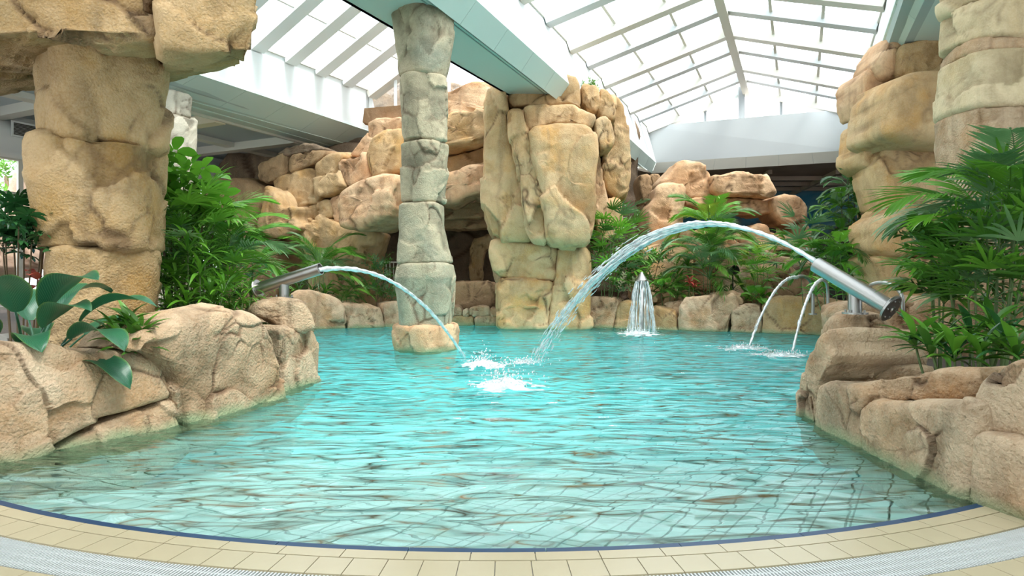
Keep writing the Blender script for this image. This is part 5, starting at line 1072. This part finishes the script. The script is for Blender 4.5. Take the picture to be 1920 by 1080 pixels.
# foam where the jets strike
def foam(label, px, py, rx, ry, hgt, seed, thr=.0):
    c = PZ(px, py, 0); n = 64; x, y = np.meshgrid(np.linspace(-1, 1, n), np.linspace(-1, 1, n)); x, y = x.ravel(), y.ravel(); r = np.hypot(x, y)
    p = np.stack([x*rx*7, y*ry*7, np.full_like(x, seed)], 1); f = fbm(p, seed, 4); den = 1-r+f*.75-.18-thr; h = np.clip(den, 0, 1)
    z = .012+hgt*np.clip(1-r, 0, 1)**1.5*(.6+1.2*np.clip(fbm(p*2.2, seed+4, 3)+.3, 0, 1))+.012*h
    V = np.column_stack([c.x+x*rx, c.y+y*ry, z]); ok = den > 0; Fc = []
    for j in range(n-1):
        for i in range(n-1):
            q0 = j*n+i
            if ok[q0] and ok[q0+1] and ok[q0+n] and ok[q0+n+1]: Fc.append((q0, q0+1, q0+n+1, q0+n))
    rg = random.Random(seed); m = MB(); m.v = [tuple(v) for v in V]; m.f = Fc; used = sorted({i for q in Fc for i in q}); mp = {a: b for b, a in enumerate(used)}; m.v = [m.v[i] for i in used]; m.f = [tuple(mp[i] for i in q) for q in Fc]
    for i in range(260):
        a, s = rg.uniform(0, 6.28), abs(rg.gauss(0, .42)); p = Vector((c.x+math.cos(a)*s*rx, c.y+math.sin(a)*s*ry, .02+abs(rg.gauss(0, 1))*hgt*1.3)); q = rg.uniform(.004, .013)
        m.add([p+Vector(k)*q for k in ((1, 0, 0), (-1, 0, 0), (0, 1, 0), (0, -1, 0), (0, 0, 1.4), (0, 0, -1.4))], [(0, 2, 4), (2, 1, 4), (1, 3, 4), (3, 0, 4), (2, 0, 5), (1, 2, 5), (3, 1, 5), (0, 3, 5)])
    o = m.build('foam_patch', M['foam'], None, True); tag(o, label, 'foam', 'foam patches on the pool', kind='stuff')
foam('white foam burst where the left jet strikes the pool', 905, 688, .42, .55, .085, 3)
foam('larger white foam burst nearest the camera, mid pool', 945, 726, .50, .45, .085, 4)
foam('white foam ring at the foot of the mushroom fountain', 1197, 627, .60, .75, .06, 5)
foam('thin foam streak under the left thin jet', 1392, 655, .60, .5, .03, 6, .15)
foam('thin foam streak under the steep thin jet', 1466, 668, .75, .5, .03, 7, .15)
foam('faint spatter where the broad right jet comes down', 985, 684, .45, .35, .03, 8, .3)
# cave railing and low wall
rl = empty('cave_railing', P(738, 545, 21), 'pale metal railing inside the dark cave mouth', 'railing')
for px in (724, 731, 738, 745, 752): MB().tube([P(px, 548, 21.4), P(px, 492, 21.4)], .016, 6).build('baluster', M['cream_paint'], rl)
MB().tube([P(720, 492, 21.4), P(756, 492, 21.4)], .025, 8).build('top_rail', M['cream_paint'], rl)
block('low_wall', [(718, 532), (758, 530), (758, 575), (718, 575)], 20.9, .15, .2, M['brown'], None, amp=.05); tag(sc.objects['low_wall'], 'low red-brown wall below the cave railing', 'wall')
# black garden spotlight
sp = empty('garden_spotlight', base_at(1374, 17.0), 'small black garden spotlight between the palms and the yellow-green shrub', 'lamp'); c = P(1374, 508, 17.0)
MB().tube([Vector((c.x, c.y, .25)), c], .02, 8).build('stake', M['dark'], sp); m = MB(); lathe(m, [(-.14, 0), (-.14, .07), (.0, .10), (.12, .13), (.12, .11), (.02, .07), (.02, 0)], 18, c, (.3, -.9, .25)); m.build('lamp_head', M['dark'], sp)
MB().tube([c+Vector((-.13, 0, -.05)), c+Vector((-.13, 0, .1))], .012, 6).build('yoke', M['dark'], sp)
# blue towel on a sun lounger at the far left
M['towel'] = plain('blue_towel', (.06, .26, .62), .9, bump=.8, bscale=60, var=.25); M['lounger'] = plain('grey_lounger_fabric', (.35, .33, .30), .8)
tx = P(-40, 650, 6.9); lg = empty('sun_lounger', Vector((tx.x, tx.y, .31)), 'grey sun lounger at the left picture edge behind the ribbed plant', 'sun lounger')
x0, x1, y0 = P(-260, 0, 6.9).x, P(58, 0, 6.9).x, 6.6
MB().box(x0, x1, y0, y0+.65, .52, .58).build('seat', M['lounger'], lg); MB().prism([(x1-.3, y0, .58), (x1, y0, .58), (x1-.02, y0, .70), (x1-.12, y0, .74)], (0, .65, 0)).build('head_roll', M['lounger'], lg)
for a, b in ((x0+.1, y0+.05), (x1-.1, y0+.05), (x0+.1, y0+.58), (x1-.1, y0+.58)): MB().box(a-.02, a+.02, b, b+.03, .30, .53).build('leg', M['steel'], lg)
V = []; Fc = []; nx, ny = 30, 16
for j in range(ny+1):
    for i in range(nx+1):
        u_, v_ = i/nx, j/ny; V.append((P(-120, 0, 6.9).x+(P(31, 0, 6.9).x-P(-120, 0, 6.9).x)*u_, y0+.03+.55*v_, .60+.10*math.sin(PI*v_)**.4*(.8+.2*math.sin(u_*PI))**1+.012*math.sin(v_*22)))
Fc = [(j*(nx+1)+i, j*(nx+1)+i+1, (j+1)*(nx+1)+i+1, (j+1)*(nx+1)+i) for j in range(ny) for i in range(nx)]
k = len(V); V += [(x, y, .585) for x, y, z in V]; Fc += [tuple(reversed([k+a for a in q])) for q in Fc]
rim = [i for i in range(nx)]; Fc += [(i+1, i, k+i, k+i+1) for i in range(nx)]+[(ny*(nx+1)+i, ny*(nx+1)+i+1, k+ny*(nx+1)+i+1, k+ny*(nx+1)+i) for i in range(nx)]+[(nx+j*(nx+1)+0, k+nx+j*(nx+1), k+nx+(j+1)*(nx+1), nx+(j+1)*(nx+1)) for j in range(ny)]
tag(obj('rolled_towel', V, Fc, M['towel'], None, True), 'blue towel lying on the sun lounger at the left edge', 'towel')
# garden outside the windows
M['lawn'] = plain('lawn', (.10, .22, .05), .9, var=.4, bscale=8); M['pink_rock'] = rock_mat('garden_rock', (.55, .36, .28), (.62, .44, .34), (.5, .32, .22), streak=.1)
mb = MB(); mb.box(-70, -16, 6, 75, -.2, .28); struct('garden_ground', mb, M['lawn'])
tag(block('garden_boulder', [(60, 430), (58, 360), (72, 330), (95, 318), (140, 330), (150, 430), (150, 500), (60, 500)], 25, 1.5, 1.5, M['pink_rock'], None), 'pinkish rounded boulder outside the garden window', 'rock')
tag(block('garden_boulder', [(-60, 400), (-30, 372), (20, 380), (40, 420), (40, 520), (-60, 520)], 23.5, 1.2, 1.5, M['pink_rock'], None), 'flat pinkish boulder outside the garden window, at the left edge', 'rock')
def outdoor_tree(label, px, Y, top, r, seed):
    b = base_at(px, Y, .25); root = empty('garden_tree', b, label, 'tree'); rg = random.Random(seed); c = P(px, top, Y)-b; stem(root, (0, 0, -.1), c, .12, 'trunk', .2)
    for i in range(70):
        v = Vector((rg.gauss(0, 1), rg.gauss(0, 1), rg.gauss(0, .7))).normalized()*r*rg.random()**.4; put('sprig', rg.choice(['bright', 'mid', 'mid']), root, c+v, rg.uniform(0, 6.28), rg.uniform(-.3, 1), 2.1, rg)
outdoor_tree('leafy garden tree outside, above the flat pinkish boulder', 12, 27, 330, 1.8, 3)
outdoor_tree('leafy garden tree outside, touching the ochre pillar edge in view', 85, 31, 325, 2.2, 4)
